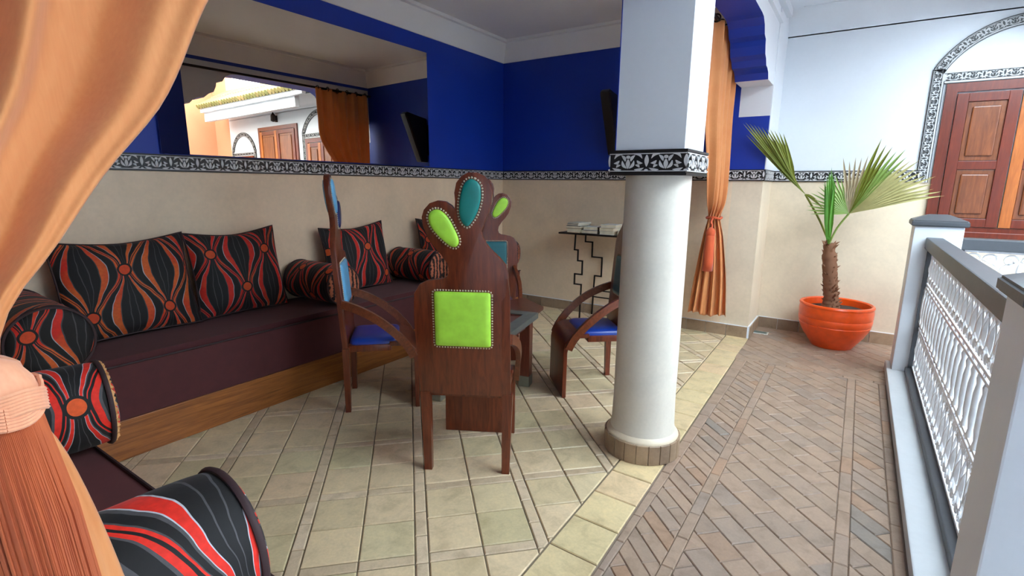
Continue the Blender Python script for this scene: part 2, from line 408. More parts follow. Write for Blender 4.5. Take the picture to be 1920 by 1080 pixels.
# cove along the far wall, groove
cv = [(YP, 2.86)] + [(YP - .19 + .19 * math.cos(a), 2.87 + .19 * math.sin(a)) for a in [i * PI / 16 for i in range(9)]] + [(YP, 3.06)]
m.prism(cv, lambda a, b, d: (d, a, b), XA1 + .006, 4.27)
m.box(XA1 + .14, 4.27, YP - .235, YP - .225, 3.052, 3.06)
S(m.obj('ceiling_gallery', 'white_plaster', smooth=30), 'white gallery ceiling with a rounded cove, plus an unseen near roof added for shade')
# room cornice
m = MB(); CP = .10
prof = [(0, ZBL), (.012, ZBL), (CP, ZC - .035), (CP + .03, ZC - .03), (CP + .03, ZC), (0, ZC)]
m.prism(prof, lambda a, b, d: (XL + a, d, b), YN, YB); m.prism(prof, lambda a, b, d: (d, YB - a, b), XL, XA0)
m.prism(prof, lambda a, b, d: (XA0 - a, d, b), YN, YB); m.prism(prof, lambda a, b, d: (d, YN + a, b), XL, XA0)
S(m.obj('trim_2', 'ceiling_white'), 'sloped white cornice round the salon ceiling')
# arcade with scalloped arches
half = [(.0, 2.35), (.30, 2.35), (.335, 2.40), (.40, 2.425), (.46, 2.43), (.50, 2.475), (.56, 2.50), (.59, 2.56), (.60, 2.60), (.67, 2.62), (.71, 2.68), (.78, 2.72), (.86, 2.728)]
half2 = [(.0, 2.335), (.06, 2.345), (.10, 2.39), (.16, 2.42), (.22, 2.425), (.27, 2.47), (.33, 2.50), (.36, 2.56), (.37, 2.61), (.44, 2.63), (.48, 2.69), (.55, 2.725), (.66, 2.735)]
def arch(name, ya, yb, pa, pb, label):
    low = [(ya + s, z) for s, z in pa] + [(yb - s, z) for s, z in pb[::-1]]
    top = 3.10; m = MB(); n = len(low)
    for i in range(n - 1):
        (y0, z0), (y1, z1) = low[i], low[i + 1]
        vs = [(XA0, y0, z0), (XA1, y0, z0), (XA1, y1, z1), (XA0, y1, z1)]
        flatend = abs(z1 - z0) < 1e-6 and z0 < 2.4
        m.add(vs, [(0, 1, 2, 3)], 0 if flatend else 1)
        m.add([(XA1, y0, z0), (XA1, y1, z1), (XA1, y1, top), (XA1, y0, top)], [(0, 1, 2, 3)], 0)
        m.add([(XA0, y0, z0), (XA0, y1, z1), (XA0, y1, top), (XA0, y0, top)], [(3, 2, 1, 0)], 0)
    return S(m.obj(name, ['white_plaster', 'blue_paint']), label)
arch('wall_arcade_far', PY + .17, YB, half2, half, 'white scalloped arch with blue underside between column and end wall')
arch('wall_arcade_near', YN, PY - .17, half, half2, 'white scalloped arch with blue underside over the near opening')
S(MB().box(XA0 - .012, XA0, YN, YB, ZBL - .035, ZBL).box(XA1, XA1 + .03, YN, YB, 2.86, 2.90).box(XA1, XA1 + .05, YN, YP - .20, 2.99, 3.06).obj('trim_3', ['blue_paint']), 'thin blue line under the arcade cornice').data.materials[0]
bpy.data.objects['trim_3'].data.materials.append(MATS['white_plaster'])
for i, p in enumerate(bpy.data.objects['trim_3'].data.polygons): p.material_index = 0 if i < 6 else 1

# ------------------------------------------------------------------ carved friezes
def motif_mesh(wd, hh, name):
    m = MB(); sx = wd / .164; sz = hh / .105
    def shape(pts): m.prism([(a * sx, b * sz) for a, b in pts], lambda a, b, d: (a, -d, b), 0, .005)
    def leaf(x0, z0, x1, z1, wid, bend=0, n=6):
        L = []; Rr = []; dx, dz = x1 - x0, z1 - z0; ln = math.hypot(dx, dz); nx, nz = -dz / ln, dx / ln
        for i in range(n + 1):
            t_ = i / n; b = bend * math.sin(PI * t_); ww = 1.25 * wid * math.sin(PI * min(1, t_ * .92 + .06)) / 2
            cx, cz = x0 + dx * t_ + nx * b, z0 + dz * t_ + nz * b
            L.append((cx + nx * ww, cz + nz * ww)); Rr.append((cx - nx * ww, cz - nz * ww))
        shape(L + Rr[::-1])
    leaf(0, .014, 0, -.030, .014)
    shape([(.009 * math.cos(a), .025 + .008 * math.sin(a)) for a in [i * PI / 4 for i in range(8)]])
    for s_ in (-1, 1):
        leaf(s_ * .006, -.028, s_ * .026, .008, .010, s_ * -.006)
        leaf(s_ * .012, .006, s_ * .030, .034, .010, s_ * .004)
        leaf(s_ * .028, .038, s_ * .062, .018, .009, s_ * .009)
        leaf(s_ * .040, .008, s_ * .064, -.004, .010, s_ * -.005)
        leaf(s_ * .030, -.034, s_ * .070, -.026, .009, s_ * -.004)
        leaf(s_ * .034, -.012, s_ * .052, -.024, .009, s_ * .004)
    leaf(.082, .034, .082, -.020, .014); leaf(.074, -.036, .090, -.036, .008)
    zz = .041
    for k in (-1, 1): m.box(-wd / 2, wd / 2, -.004, 0, (k * .0405 - .002) * sz, (k * .0405 + .002) * sz)
    return m.mesh(name, 'frieze_white')
MOT = motif_mesh(.164, .105, 'carved_motif'); MOTP = motif_mesh(.19, .105, 'carved_motif'); MOTA = motif_mesh(.125, .085, 'carved_motif')
def frieze(parent, p0, p1, normal, z, me, wd, rotz, first=.5):
    d = Vector((p1[0] - p0[0], p1[1] - p0[1])); L = d.length; d.normalize(); n = max(1, round(L / wd)); st = L / n
    for i in range(n):
        q = Vector(p0) + d * (st * (i + .5))
        o = mo('carved_motif', me, parent, (q.x + normal[0] * .012, q.y + normal[1] * .012, z), (0, 0, rotz)); o.scale.x = st / wd
zf = (ZB0 + ZB1) / 2
def frieze_board(name, label, x0, x1, y0, y1):
    return S(MB().box(x0, x1, y0, y1, ZB0, ZB1).obj(name, 'black_paint'), label)
b = frieze_board('trim_4', 'carved black and white frieze on the long wall', XL - .005, XL + .012, 0.55, YB)
frieze(b, (XL, .78), (XL, YB), (1, 0), zf, MOT, .164, R(90))
b = frieze_board('trim_5', 'carved black and white frieze on the end wall', XL + .012, XA1 + .012, YB - .012, YB + .005)
frieze(b, (XL + .012, YB), (XA1, YB), (0, -1), zf, MOT, .164, 0)
b = frieze_board('trim_6', 'carved frieze round the side of the pilaster', XA1 - .005, XA1 + .012, YB + .005, YP - .012)
frieze(b, (XA1, YB + .02), (XA1, YP), (1, 0), zf, MOT, .164, R(90))
b = frieze_board('trim_7', 'carved black and white frieze on the far gallery wall', XA1, .40, YP - .012, YP + .005)
frieze(b, (XA1 + .01, YP), (.40, YP), (0, -1), zf, MOT, .164, 0)

# ------------------------------------------------------------------ baseboards made of tiles
def baseboard(name, label, p0, p1, normal, h=.112, step=.2):
    d = Vector((p1[0] - p0[0], p1[1] - p0[1])); L = d.length; d.normalize(); n = max(1, round(L / step)); st = L / n
    nx, ny = normal; m = MB(); a = Vector(p0); bb = Vector(p1)
    pts = [a, bb, bb + Vector(normal) * .014, a + Vector(normal) * .014]
    m.prism([tuple(p) for p in pts], lambda x, y, z: (x, y, z), -.01, h)
    o = S(m.obj(name, 'white_plaster'), label)
    ang = math.atan2(d.y, d.x)
    key = (name, round(st, 4))
    me = MB().box(-st / 2 + .002, st / 2 - .002, -.006, .006, -.004, h - .004, bev=.002).mesh('base_tile', 'base_tile')
    for i in range(n):
        q = a + d * st * (i + .5) + Vector(normal) * .0165
        mo('base_tile', me, o, (q.x, q.y, 0), (0, 0, ang))
    return o
baseboard('baseboard_back', 'brown tile skirting along the end wall', (XL + .01, YB), (XA1, YB), (0, -1))
baseboard('baseboard_pilaster', 'brown tile skirting on the pilaster side', (XA1, YB), (XA1, YP), (1, 0), step=.18)
baseboard('baseboard_gallery', 'brown tile skirting along the far gallery wall', (XA1, YP), (3.2, YP), (0, -1))

# ------------------------------------------------------------------ floors
def in_view(cx, cy):
    dx = (cx, cy, -CAM_H); z = dx[0] * _f.x + dx[1] * _f.y + dx[2] * _f.z
    if z < .3: return False
    x = (dx[0] * _r2.x + dx[1] * _r2.y + dx[2] * _r2.z) / z; y = (dx[0] * _u2.x + dx[1] * _u2.y + dx[2] * _u2.z) / z
    return abs(x) < 1.35 and abs(y) < .95
def xbl(y): return -.903 - .0165 * (y - 1.6)     # border row, inner edge
def xbr(y): return -.684 - .0195 * (y - 1.6)     # border row, outer edge
fl = S(MB().box(XL - .1, xbr(2.6), YN - .15, YB + .02, -.2, -.007).obj('floor', 'grout'), 'salon floor of square yellowish terracotta tiles in a diagonal grid with narrow strips')
PER, SW = .4905, .054
s0, t0 = .012, 2.305
r2 = math.sqrt(.5)
def st2xy(s_, t_): return ((s_ - t_) * r2, (s_ + t_) * r2)
def room_clip(poly):
    # border inner line x <= -.903-.0165(y-1.6)  ->  x + .0165 y <= -.903+.0264
    p = clip(poly, 1, .0165, -.903 + .0165 * 1.6 - .003)
    if p: p = clip(p, -1, 0, 3.12)
    if p: p = clip(p, 0, 1, YB - .02)
    if p: p = clip(p, 0, -1, -.55)
    return p
def lay(name, s_a, s_b, t_a, t_b, mat, key):
    poly = [st2xy(s_a, t_a), st2xy(s_b, t_a), st2xy(s_b, t_b), st2xy(s_a, t_b)]
    q = room_clip(poly)
    if len(q) < 3 or area(q) < 2e-4: return
    cx = sum(p[0] for p in q) / len(q); cy = sum(p[1] for p in q) / len(q)
    if not in_view(cx, cy): return
    full = area(q) > .999 * area(poly)
    piece(name, q, mat, fl, .0028, .02, key if full else None, R(45) if full else 0)
TS = (PER - SW) / 2
for i in range(-9, 9):
    for j in range(-9, 9):
        sa = s0 + i * PER + SW / 2; ta = t0 + j * PER + SW / 2
        for a in (0, 1):
            for b_ in (0, 1):
                lay('floor_tile', sa + a * TS, sa + (a + 1) * TS, ta + b_ * TS, ta + (b_ + 1) * TS, 'yellow_tile', 'T')
        # strips: one along t (at s = s0+i*PER) runs through, one along s between
        n = 3
        for k in range(n):
            lay('strip_tile', s0 + i * PER - SW / 2, s0 + i * PER + SW / 2, t0 + j * PER - SW / 2 + k * PER / n, t0 + j * PER - SW / 2 + (k + 1) * PER / n, 'strip_tile', 'S')
        for k in range(2):
            L = (PER - SW) / 2
            lay('strip_tile', sa + k * L, sa + (k + 1) * L, t0 + j * PER - SW / 2, t0 + j * PER + SW / 2, 'strip_tile', 'S2')
y = 1.648 - .2245 * 4
while y < YB - .03:
    y1 = min(y + .2245, YB - .02)
    q = [(xbl(y), y + .008), (xbr(y), y), (xbr(y1), y1), (xbl(y1), y1 + .008)]
    piece('border_tile', q, 'border_tile', fl, .003, .02)
    y += .2245
fg = S(MB().box(xbr(2.6),   .62, -1.2, YP + .1, -.2, -.007).box(.62, XO, 4.75, YP + .1, -.2, -.007).obj('floor_gallery', 'dark_grout'), 'gallery floor of worn brown bricks laid on the diagonal')
ZS = [(-.650, -.483, .056, .170, 'brick'), (-.433, .075, .110, .165, 'brick'), (.128, .274, .062, .20, 'brick')]
YE = 4.62
NB = 0
def lay_brick(name, poly, cl, key=None, rz=0):
    global NB
    q = poly
    for a, b_, c in cl:
        q = clip(q, a, b_, c)
        if len(q) < 3: return
    if area(q) < 2.5e-4: return
    cx = sum(p[0] for p in q) / len(q); cy = sum(p[1] for p in q) / len(q)
    if not in_view(cx, cy) or cx > 2.2: return
    full = area(q) > .999 * area(poly)
    NB += 1
    piece(name, q, 'brown_brick', fg, .0011, .02, key if full else None, rz if full else 0, rnd.uniform(-.0022, .0004))
def diag_zone(x0, x1, y0, y1, wd, ln, key):
    a = R(-45); d = Vector((math.cos(a), math.sin(a))); n = Vector((-d.y, d.x))
    c0 = Vector(((x0 + x1) / 2, (y0 + y1) / 2)); rr = (abs(x1 - x0) + abs(y1 - y0))
    cl = [(1, 0, x1), (-1, 0, -x0), (0, 1, y1), (0, -1, -y0)]
    nn = int(rr / wd) + 2; nl = int(rr / ln) + 2
    for i in range(-nn, nn):
        for j in range(-nl, nl):
            o = c0 + n * (i * wd) + d * (j * ln + (i % 2) * ln / 2 + rnd.uniform(-.004, .004))
            if not (x0 - .3 < o.x < x1 + .3 and y0 - .3 < o.y < y1 + .3): continue
            P_ = [o, o + d * ln, o + d * ln + n * wd, o + n * wd]
            lay_brick('brick', [tuple(p) for p in P_], cl, key, a)
diag_zone(-.433, .075, .9, YE, .110, .165, 'c')
diag_zone(-.650, -.483, 1.0, YE, .066, .30, 'l')
diag_zone(.128, .274, 1.6, YE, .085, .30, 'r')
diag_zone(XA1 + .02, 2.0, YE + .052, YP - .02, .120, .22, 'f')
def strip_zone(x0, x1, y0, y1, ln, skew=None):
    y = y0
    while y < y1 - .01:
        e = min(y1, y + ln * rnd.uniform(.92, 1.08))
        q = [(x0, y), (x1, y), (x1, e), (x0, e)]
        if skew: q = [(xbr(y) + .004, y), (x1, y), (x1, e), (xbr(e) + .004, e)]
        lay_brick('edge_brick', q, [])
        y = e
strip_zone(-.69, -.650, 1.0, YE, .21, True); strip_zone(-.483, -.433, 1.0, YE, .2); strip_zone(.075, .128, 1.6, YE, .2); strip_zone(.274, .318, 1.8, YE, .21)
xx = XA1 + .02
while xx < .33:
    lay_brick('edge_brick', [(xx, YE), (min(.33, xx + .2), YE), (min(.33, xx + .2), YE + .052), (xx, YE + .052)], []); xx += .2
print('bricks', NB)
S(MB().box(.62, XO, -1.2, 4.75, -3.5, -3.35).obj('floor_courtyard', 'white_plaster'), 'pale courtyard floor on the storey below')
S(MB().box(.60, .62, -1.2, 4.75, -3.4, -.2).box(.62, XO, 4.73, 4.75, -3.4, -.2).obj('wall_below', 'white_plaster'), 'white courtyard wall below the gallery')

# kerb under the railing
S(MB().box(.322, .62, .2, 5.10, -.006, .062, bev=.006).box(.62, XO, 4.86, 5.10, -.006, .062, bev=.006).obj('trim_8', 'kerb_white'), 'low whitewashed kerb under the railing')

# ------------------------------------------------------------------ column
c = thing('column', 'round plastered column with a square white block above and tiled foot', 'column', (PX, PY, 0))
prof = [(.178, .12), (.176, .14), (.170, .17), (.166, .3), (.165, 1.0), (.163, 1.46), (.163, ZB0)]
MB().lathe(prof, 48).obj('shaft', 'column_plaster', c, 40)
bs = MB().lathe([(.196, -.005), (.196, .112), (.192, .120), (.178, .136), (.165, .146)], 48).obj('foot', 'beige_plaster', c, 30)
NT_ = 20
def arc_tile(n):
    m = MB(); a = 2 * PI / n * .5 * .96; k = 5
    inn = [(.194 * math.sin(-a + 2 * a * i / k), -.194 * math.cos(-a + 2 * a * i / k)) for i in range(k + 1)]
    out = [(.206 * math.sin(-a + 2 * a * i / k), -.206 * math.cos(-a + 2 * a * i / k)) for i in range(k + 1)]
    return m.prism(out + inn[::-1], lambda x, y, z: (x, y, z), 0, .108, bev=.002, seg=1).mesh('foot_tile', 'base_tile')
me = arc_tile(NT_)
for i in range(NT_): mo('foot_tile', me, bs, (0, 0, 0), (0, 0, 2 * PI * i / NT_ + .05))
MB().box(-.169, .169, -.17, .17, ZB0 + .01, 3.05).obj('block', 'white_plaster', c)
MB().box(-.171, -.167, -.172, .172, ZB1, ZBL).obj('inner_face', 'blue_paint', c)
cap = MB().box(-.186, .186, -.188, .188, ZB0 - .002, ZB1 + .002).box(-.192, .192, -.194, .194, ZB1 - .006, ZB1 + .006).box(-.192, .192, -.194, .194, ZB0 - .008, ZB0 + .004).obj('frieze', 'black_paint', c)
for rz in range(4):
    a = rz * PI / 2
    for q in (-.093, .093):
        p = Vector((q, -.188)); ca, sa = math.cos(a), math.sin(a)
        mo('carved_motif', MOTP, cap, (p.x * ca - p.y * sa, p.x * sa + p.y * ca, zf), (0, 0, a)).scale.x = .186 / .19

# ------------------------------------------------------------------ railing
def scroll_mesh(hw, hh, r, name, mat='white_iron'):
    """two facing C-scrolls with curled ends"""
    m = MB()
    for s_ in (-1, 1):
        pts = []; R1 = hw * .46
        for i in range(15): a = (1 - i / 14) * 2.6 * PI; rr = R1 * (.22 + .78 * i / 14); pts.append((s_ * (hw * .5 - rr * math.cos(a)), 0, -hh + R1 * 1.1 + rr * math.sin(a)))
        for i in range(1, 8): f = i / 8; pts.append((s_ * (hw * .04 + hw * .92 * math.sin(PI * f) ** .8), 0, -hh + R1 * 1.1 + (2 * hh - 2.2 * R1) * f))
        for i in range(15): a = i / 14 * 2.6 * PI; rr = R1 * (1 - .78 * i / 14); pts.append((s_ * (hw * .5 - rr * math.cos(a)), 0, hh - R1 * 1.1 + rr * math.sin(a)))
        m.tube(pts, r, 5)
    return m.mesh(name, mat, 60)
def railing(name, label, length, loc, rz, cell=.125):
    t = thing(name, label, 'railing', loc, rz)
    MB().box(0, length, -.05, .05, 1.022, 1.105, bev=.008).obj('top_rail', 'grey_stone', t)
    MB().box(0, length, -.045, .045, .0625, .105, bev=.005).obj('bottom_rail', 'grey_stone', t)
    for x in (.012, length - .012): MB().box(x - .012, x + .012, -.03, .03, .105, 1.022).obj('end_bar', 'grey_stone', t)
    for z in (.118, .425, .455, .735, .765, 1.012): MB().box(.024, length - .024, -.007, .007, z - .007, z + .007).obj('cross_bar', 'white_iron', t)
    n = int((length - .05) / cell); st = (length - .05) / n
    bal = MB().lathe([(.008, .455), (.014, .475), (.010, .50), (.015, .54), (.015, .65), (.010, .69), (.014, .715), (.008, .735)], 8).mesh('baluster', 'white_iron', 50)
    sct = scroll_mesh(st * .49, .120, .0062, 'scroll'); scb = scroll_mesh(st * .49, .150, .0062, 'scroll')
    ring = MB().tube([(.015 * math.cos(a), 0, .015 * math.sin(a)) for a in [k * PI / 6 for k in range(12)]], .005, 5, closed=True).mesh('ring', 'white_iron', 60)
    leafm = MB().lathe([(.001, -.06), (.014, -.025), (.017, 0), (.012, .03), (.001, .065)], 6).mesh('leaf_drop', 'white_iron', 50)
    pin = MB().lathe([(.005, -.06), (.005, .06)], 6).mesh('pin', 'white_iron')
    for i in range(n + 1): mo('baluster', bal, t, (.025 + i * st, 0, 0))
    for i in range(n):
        x = .025 + (i + .5) * st
        mo('scroll', sct, t, (x, 0, .888)); mo('scroll', scb, t, (x, 0, .272))
        mo('leaf_drop', leafm, t, (x, 0, .888)); mo('leaf_drop', leafm, t, (x, 0, .272))
        mo('ring', ring, t, (x, 0, .44)); mo('ring', ring, t, (x, 0, .75))
    return t
railing('gallery_railing', 'white wrought-iron scroll railing with dark stone handrail along the brick walkway', 2.975, (.48, 1.862, 0), R(90))
railing('courtyard_railing', 'white wrought-iron scroll railing under the window, set across from the walkway', 3.35, (.648, 4.97, 0), 0, .20)
def post(name, label, x, y0, y1):
    t = thing(name, label, 'post', (x, (y0 + y1) / 2, 0), 0); d = (y1 - y0) / 2
    MB().box(-.143, .143, -d, d, .06, 1.185, bev=.006).obj('shaft', 'white_plaster', t)
    m = MB(); e = .022
    vs = [(sx * (.143 + e), sy * (d + e), z) for z in (1.185, 1.225) for sx, sy in ((-1, -1), (1, -1), (1, 1), (-1, 1))] + [(sx * .06, sy * d * .42, 1.268) for sx, sy in ((-1, -1), (1, -1), (1, 1), (-1, 1))]
    fs = [(3, 2, 1, 0), (8, 9, 10, 11)] + [(k + i, k + (i + 1) % 4, k + 4 + (i + 1) % 4, k + 4 + i) for k in (0, 4) for i in range(4)]
    bm = bmesh.new(); bv = [bm.verts.new(p) for p in vs]; [bm.faces.new([bv[i] for i in f]) for f in fs]
    bmesh.ops.bevel(bm, geom=bm.edges[:], offset=.007, segments=2, affect='EDGES')
    m.bm(bm).obj('cap', 'grey_stone', t, 35)
post('railing_post', 'white square railing post with dark cap at the corner by the window', .497, 4.845, 5.095)
post('railing_post', 'white square railing post with dark cap at the end nearer the orange curtain', .497, 1.60, 1.855)
post('railing_post', 'white square post with dark cap ending the railing under the window', 4.15, 4.86, 5.11)

# ------------------------------------------------------------------ window with arch band on the far wall, more openings beyond
def shutters(name, label, x0, x1, z0, z1, rows, structure='window'):
    o = S(MB().box(x0, x1, YP - .03, YP, z0, z0 + .05).box(x0, x1, YP - .03, YP, z1 - .07, z1).box(x0, x0 + .075, YP - .03, YP, z0 + .05, z1 - .07).box(x1 - .075, x1, YP - .03, YP, z0 + .05, z1 - .07).obj(name, 'shutter_red'), label)
    MB().box(x0 - .02, x1 + .02, YP - .06, YP - .031, z0 - .035, z0 + .012, bev=.004).obj('sill', 'shutter_red', o)
    xm = (x0 + x1) / 2
    for k, (a, b_) in enumerate(((x0 + .08, xm - .004), (xm + .004, x1 - .08))):
        st = .075; zz0, zz1 = z0 + .055, z1 - .085
        lf = MB().box(a, b_, YP - .022, YP - .006, zz0, zz1).obj('shutter_leaf', 'shutter_red', o)
        me = MB().box(-st / 2, st / 2, -.012, .012, 0, zz1 - zz0, bev=.003).mesh('stile', 'shutter_orange' if k else 'shutter_red')
        mo('stile', me, lf, (a + st / 2, YP - .030, zz0)); mo('stile', me, lf, (b_ - st / 2, YP - .030, zz0))
        H = zz1 - zz0; rail = .07; ph = (H - rail * (len(rows) + 1))
        z = zz0
        for i, fr in enumerate(list(rows) + [0]):
            MB().box(a + st, b_ - st, YP - .040, YP - .022, z, z + rail, bev=.003).obj('rail', 'shutter_red', lf)
            z += rail
            if fr:
                pz = ph * fr
                MB().box(a + st + .004, b_ - st - .004, YP - .030, YP - .018, z + .004, z + pz - .004, bev=.003).obj('panel_bed', 'shutter_panel', lf)
                MB().box(a + st + .035, b_ - st - .035, YP - .042, YP - .028, z + .04, z + pz - .04, bev=.010).obj('raised_panel', 'shutter_panel', lf)
                z += pz
    return o
shutters('window_1', 'wooden shuttered window in an arched carved surround', .490, 1.455, 1.085, 2.325, (.46, .54))
def arch_band(name, label, xc, hw, z_sp, rise, wd, zlow, xfrom=None, tr=True):
    o = S(MB().box(xc - hw + .002, xc - hw + wd, YP - .012, YP, zlow, z_sp).box(xc + hw - wd, xc + hw - .002, YP - .012, YP, zlow, z_sp).obj(name, 'frieze_white'), label)
    Rc = (hw * hw + rise * rise) / (2 * rise); a0 = math.asin(min(1, hw / Rc)); cz = z_sp + rise - Rc
    m = MB(); K = 28
    def rib(r0, r1, y0, y1, mi):
        pts = []
        for i in range(K + 1):
            a = -a0 + 2 * a0 * i / K; pts.append((math.sin(a), math.cos(a)))
        vs = []
        for sx, cz_ in pts:
            for r, yy in ((r0, y0), (r1, y0), (r1, y1), (r0, y1)): vs.append((xc + sx * r, yy, cz + cz_ * r))
        fs = []
        for i in range(K):
            for j in range(4): fs.append((i * 4 + j, i * 4 + (j + 1) % 4, i * 4 + 4 + (j + 1) % 4, i * 4 + 4 + j))
        m.add(vs, fs, mi)
    rib(Rc - wd, Rc, YP - .012, YP, 0)
    m.obj('arch_ring', 'frieze_white', o)
    m = MB(); rib(Rc - .007, Rc + .001, YP - .015, YP, 0); rib(Rc - wd - .001, Rc - wd + .004, YP - .015, YP, 0)
    for x in (xc - hw, xc + hw - .007): m.box(x, x + .007, YP - .015, YP, zlow, z_sp)
    for x in (xc - hw + wd, xc + hw - wd - .004): m.box(x, x + .004, YP - .015, YP, zlow, z_sp - .1)
    m.obj('outline', 'black_paint', o)
    n = round((z_sp - zlow) / .11)
    for sgn in (-1, 1):
        for i in range(n):
            z = zlow + (z_sp - zlow) * (i + .5) / n
            mo('carved_motif', MOTB, o, (xc + sgn * (hw - wd / 2), YP - .012, z), (0, R(90) * sgn, 0)).scale = ((z_sp - zlow) / n / .125, 1, wd / .100)
    La = 2 * a0 * (Rc - wd / 2); n = round(La / .13)
    for i in range(n):
        a = -a0 + 2 * a0 * (i + .5) / n; r = Rc - wd / 2
        mo('carved_motif', MOTB, o, (xc + math.sin(a) * r, YP - .012, cz + math.cos(a) * r), (0, a, 0)).scale = (La / n / .125, 1, wd / .100)
    return o, cz, Rc, a0
MOTB = motif_mesh(.125, .085, 'carved_motif'); MOTB.materials[0] = MATS['black_paint']
ab, *_ = arch_band('trim_9', 'carved arch surround above the shuttered window', .972, .592, 2.45, .375, .085, ZB0 + .0)
def lintel(parent, x0, x1, z0, z1):
    MB().box(x0, x1, YP - .012, YP, z0, z1).obj('lintel_band', 'frieze_white', parent)
    MB().box(x0, x1, YP - .015, YP, z0 - .006, z0).obj('outline', 'black_paint', parent)
    n = max(1, round((x1 - x0) / .125))
    for i in range(n):
        mo('carved_motif', MOTB, parent, (x0 + (x1 - x0) * (i + .5) / n, YP - .012, (z0 + z1) / 2)).scale = ((x1 - x0) / n / .125, 1, (z1 - z0) / .105)
lintel(ab, .465, 1.479, 2.335, 2.43)
shutters('door_1', 'tall brown panelled double doors on the gallery', 1.70, 3.08, .02, 2.63, (.25, .25, .5))
shutters('window_2', 'small shuttered window beyond the double doors', 3.36, 4.12, 1.085, 2.10, (.46, .54))
ab2, *_ = arch_band('trim_10', 'carved arch surround above the farther shuttered window', 3.74, .49, 2.22, .37, .08, ZB0)
lintel(ab2, 3.33, 4.15, 2.11, 2.19)
# eave over the far gallery, seen in the mirror
ev = S(MB().box(.95, 4.27, 5.40, 5.48, 2.80, 3.06).box(.62, 4.27, 5.33, 5.40, 2.97, 3.06).obj('roof_eave', 'white_plaster'), 'white eave beam with a tiled canopy along the far gallery')
me = MB().lathe([(.05, 0), (.046, .36)], 8).mesh('roof_tile', 'roof_tile', 60)
xx = .66
while xx < 4.27:
    for q in range(2): mo('roof_tile', me, ev, (xx, 5.27 + .29 * q, 3.075 + .17 * q), (R(-60), 0, 0))
    xx += .105
MB().prism([(5.29, 3.06), (5.90, 3.42), (5.90, 3.06)], lambda a, b, d: (d, a, b), .62, 4.27).obj('roof_bed', 'terracotta_paint', ev)
l = thing('wall_lantern', 'small dark metal lantern fixed above the double doors', 'lantern', (2.40, YP, 2.70))
MB().box(-.03, .03, -.02, 0, .0, .12).obj('backplate', 'lamp_metal', l)
MB().lathe([(.02, .0), (.05, .02), (.045, .12), (.02, .15), (.005, .18)], 8, (0, -.07)).obj('lamp_body', 'lamp_metal', l)

# ------------------------------------------------------------------ mirror
t = thing('wall_mirror', 'large frameless wall mirror above the frieze on the blue wall', 'mirror', (XL + .018, 1.545, 1.622), R(-1.1)); t.rotation_euler = (0, R(-.5), R(-1.1))
MB().box(0, .006, 0, 2.40, 0, 1.068).obj('glass', 'mirror_glass', t)
MB().box(-.006, -.001, .05, 2.35, .03, 1.03).obj('backing', 'black_paint', t)

# ------------------------------------------------------------------ wall sconce
t = thing('wall_sconce', 'dark wedge-shaped iron fixture jutting from the blue end wall beside the column', 'wall fixture', (-2.22, YB, 0))
MB().prism([(4.915 - YB, 2.355), (4.96 - YB, 2.385), (-.03, 2.33), (-.03, 1.76), (5.18 - YB, 1.765)], lambda a, b, d: (d, a, b), -.045, .045, bev=.012).obj('body', 'tv_black', t, 40)
MB().box(-.07, .07, -.030, -.001, 1.85, 2.25, bev=.004).obj('backplate', 'iron', t)
MB().prism([(4.935 - YB, 2.345), (4.965 - YB, 2.352), (5.205 - YB, 1.80), (5.19 - YB, 1.79)], lambda a, b, d: (d, a, b), -.050, .050).obj('front_strip', 'lamp_metal', t)

# ------------------------------------------------------------------ sofas
def sofa(name, label, x0, x1, y0, y1, wmat, front):
    t = thing(name, label, 'sofa', ((x0 + x1) / 2, (y0 + y1) / 2, 0)); cx, cy = t.location.x, t.location.y
    MB().box(x0 - cx, x1 - cx, y0 - cy, y1 - cy, 0, .216, bev=.004).obj('plinth', wmat, t)
    hx, hy = (x1 - x0) / 2, (y1 - y0) / 2
    nx, ny = 40, 40
    def sur(u, v):
        return None
    m = MB(); b = .045
    bm = bmesh.new(); bmesh.ops.create_cube(bm, size=1)
    for p in bm.verts: p.co = (p.co.x * 2 * (hx - .004), p.co.y * 2 * (hy - .004), .218 + (p.co.z + .5) * .325)
    bmesh.ops.bevel(bm, geom=[e for e in bm.edges if max(v.co.z for v in e.verts) > .4], offset=.035, segments=4, affect='EDGES')
    m.bm(bm); mt = m.obj('mattress', 'velvet_brown', t, 50)
    z = .512
    pts = [(-hx + .0, -hy), (hx, -hy), (hx, hy), (-hx, hy)]
    fx = {'x': [(hx - .003, -hy + .03, z), (hx - .003, hy - .03, z)], 'y': [(-hx + .03, hy - .003, z), (hx - .03, hy - .003, z)]}[front]
    MB().tube(fx, .006, 6).obj('piping', 'piping_brown', mt)
    return t
sofa('sofa', 'long built-in brown velvet sofa on a wooden plinth against the mirror wall', XL + .004, -3.07, .590, 4.80, 'plinth_wood', 'x')
sofa('sofa', 'shorter brown velvet sofa along the near wall behind the orange tassel', XL + .004, -.99, YN + .004, .584, 'plinth_wood_across', 'y')
SEAT = .543

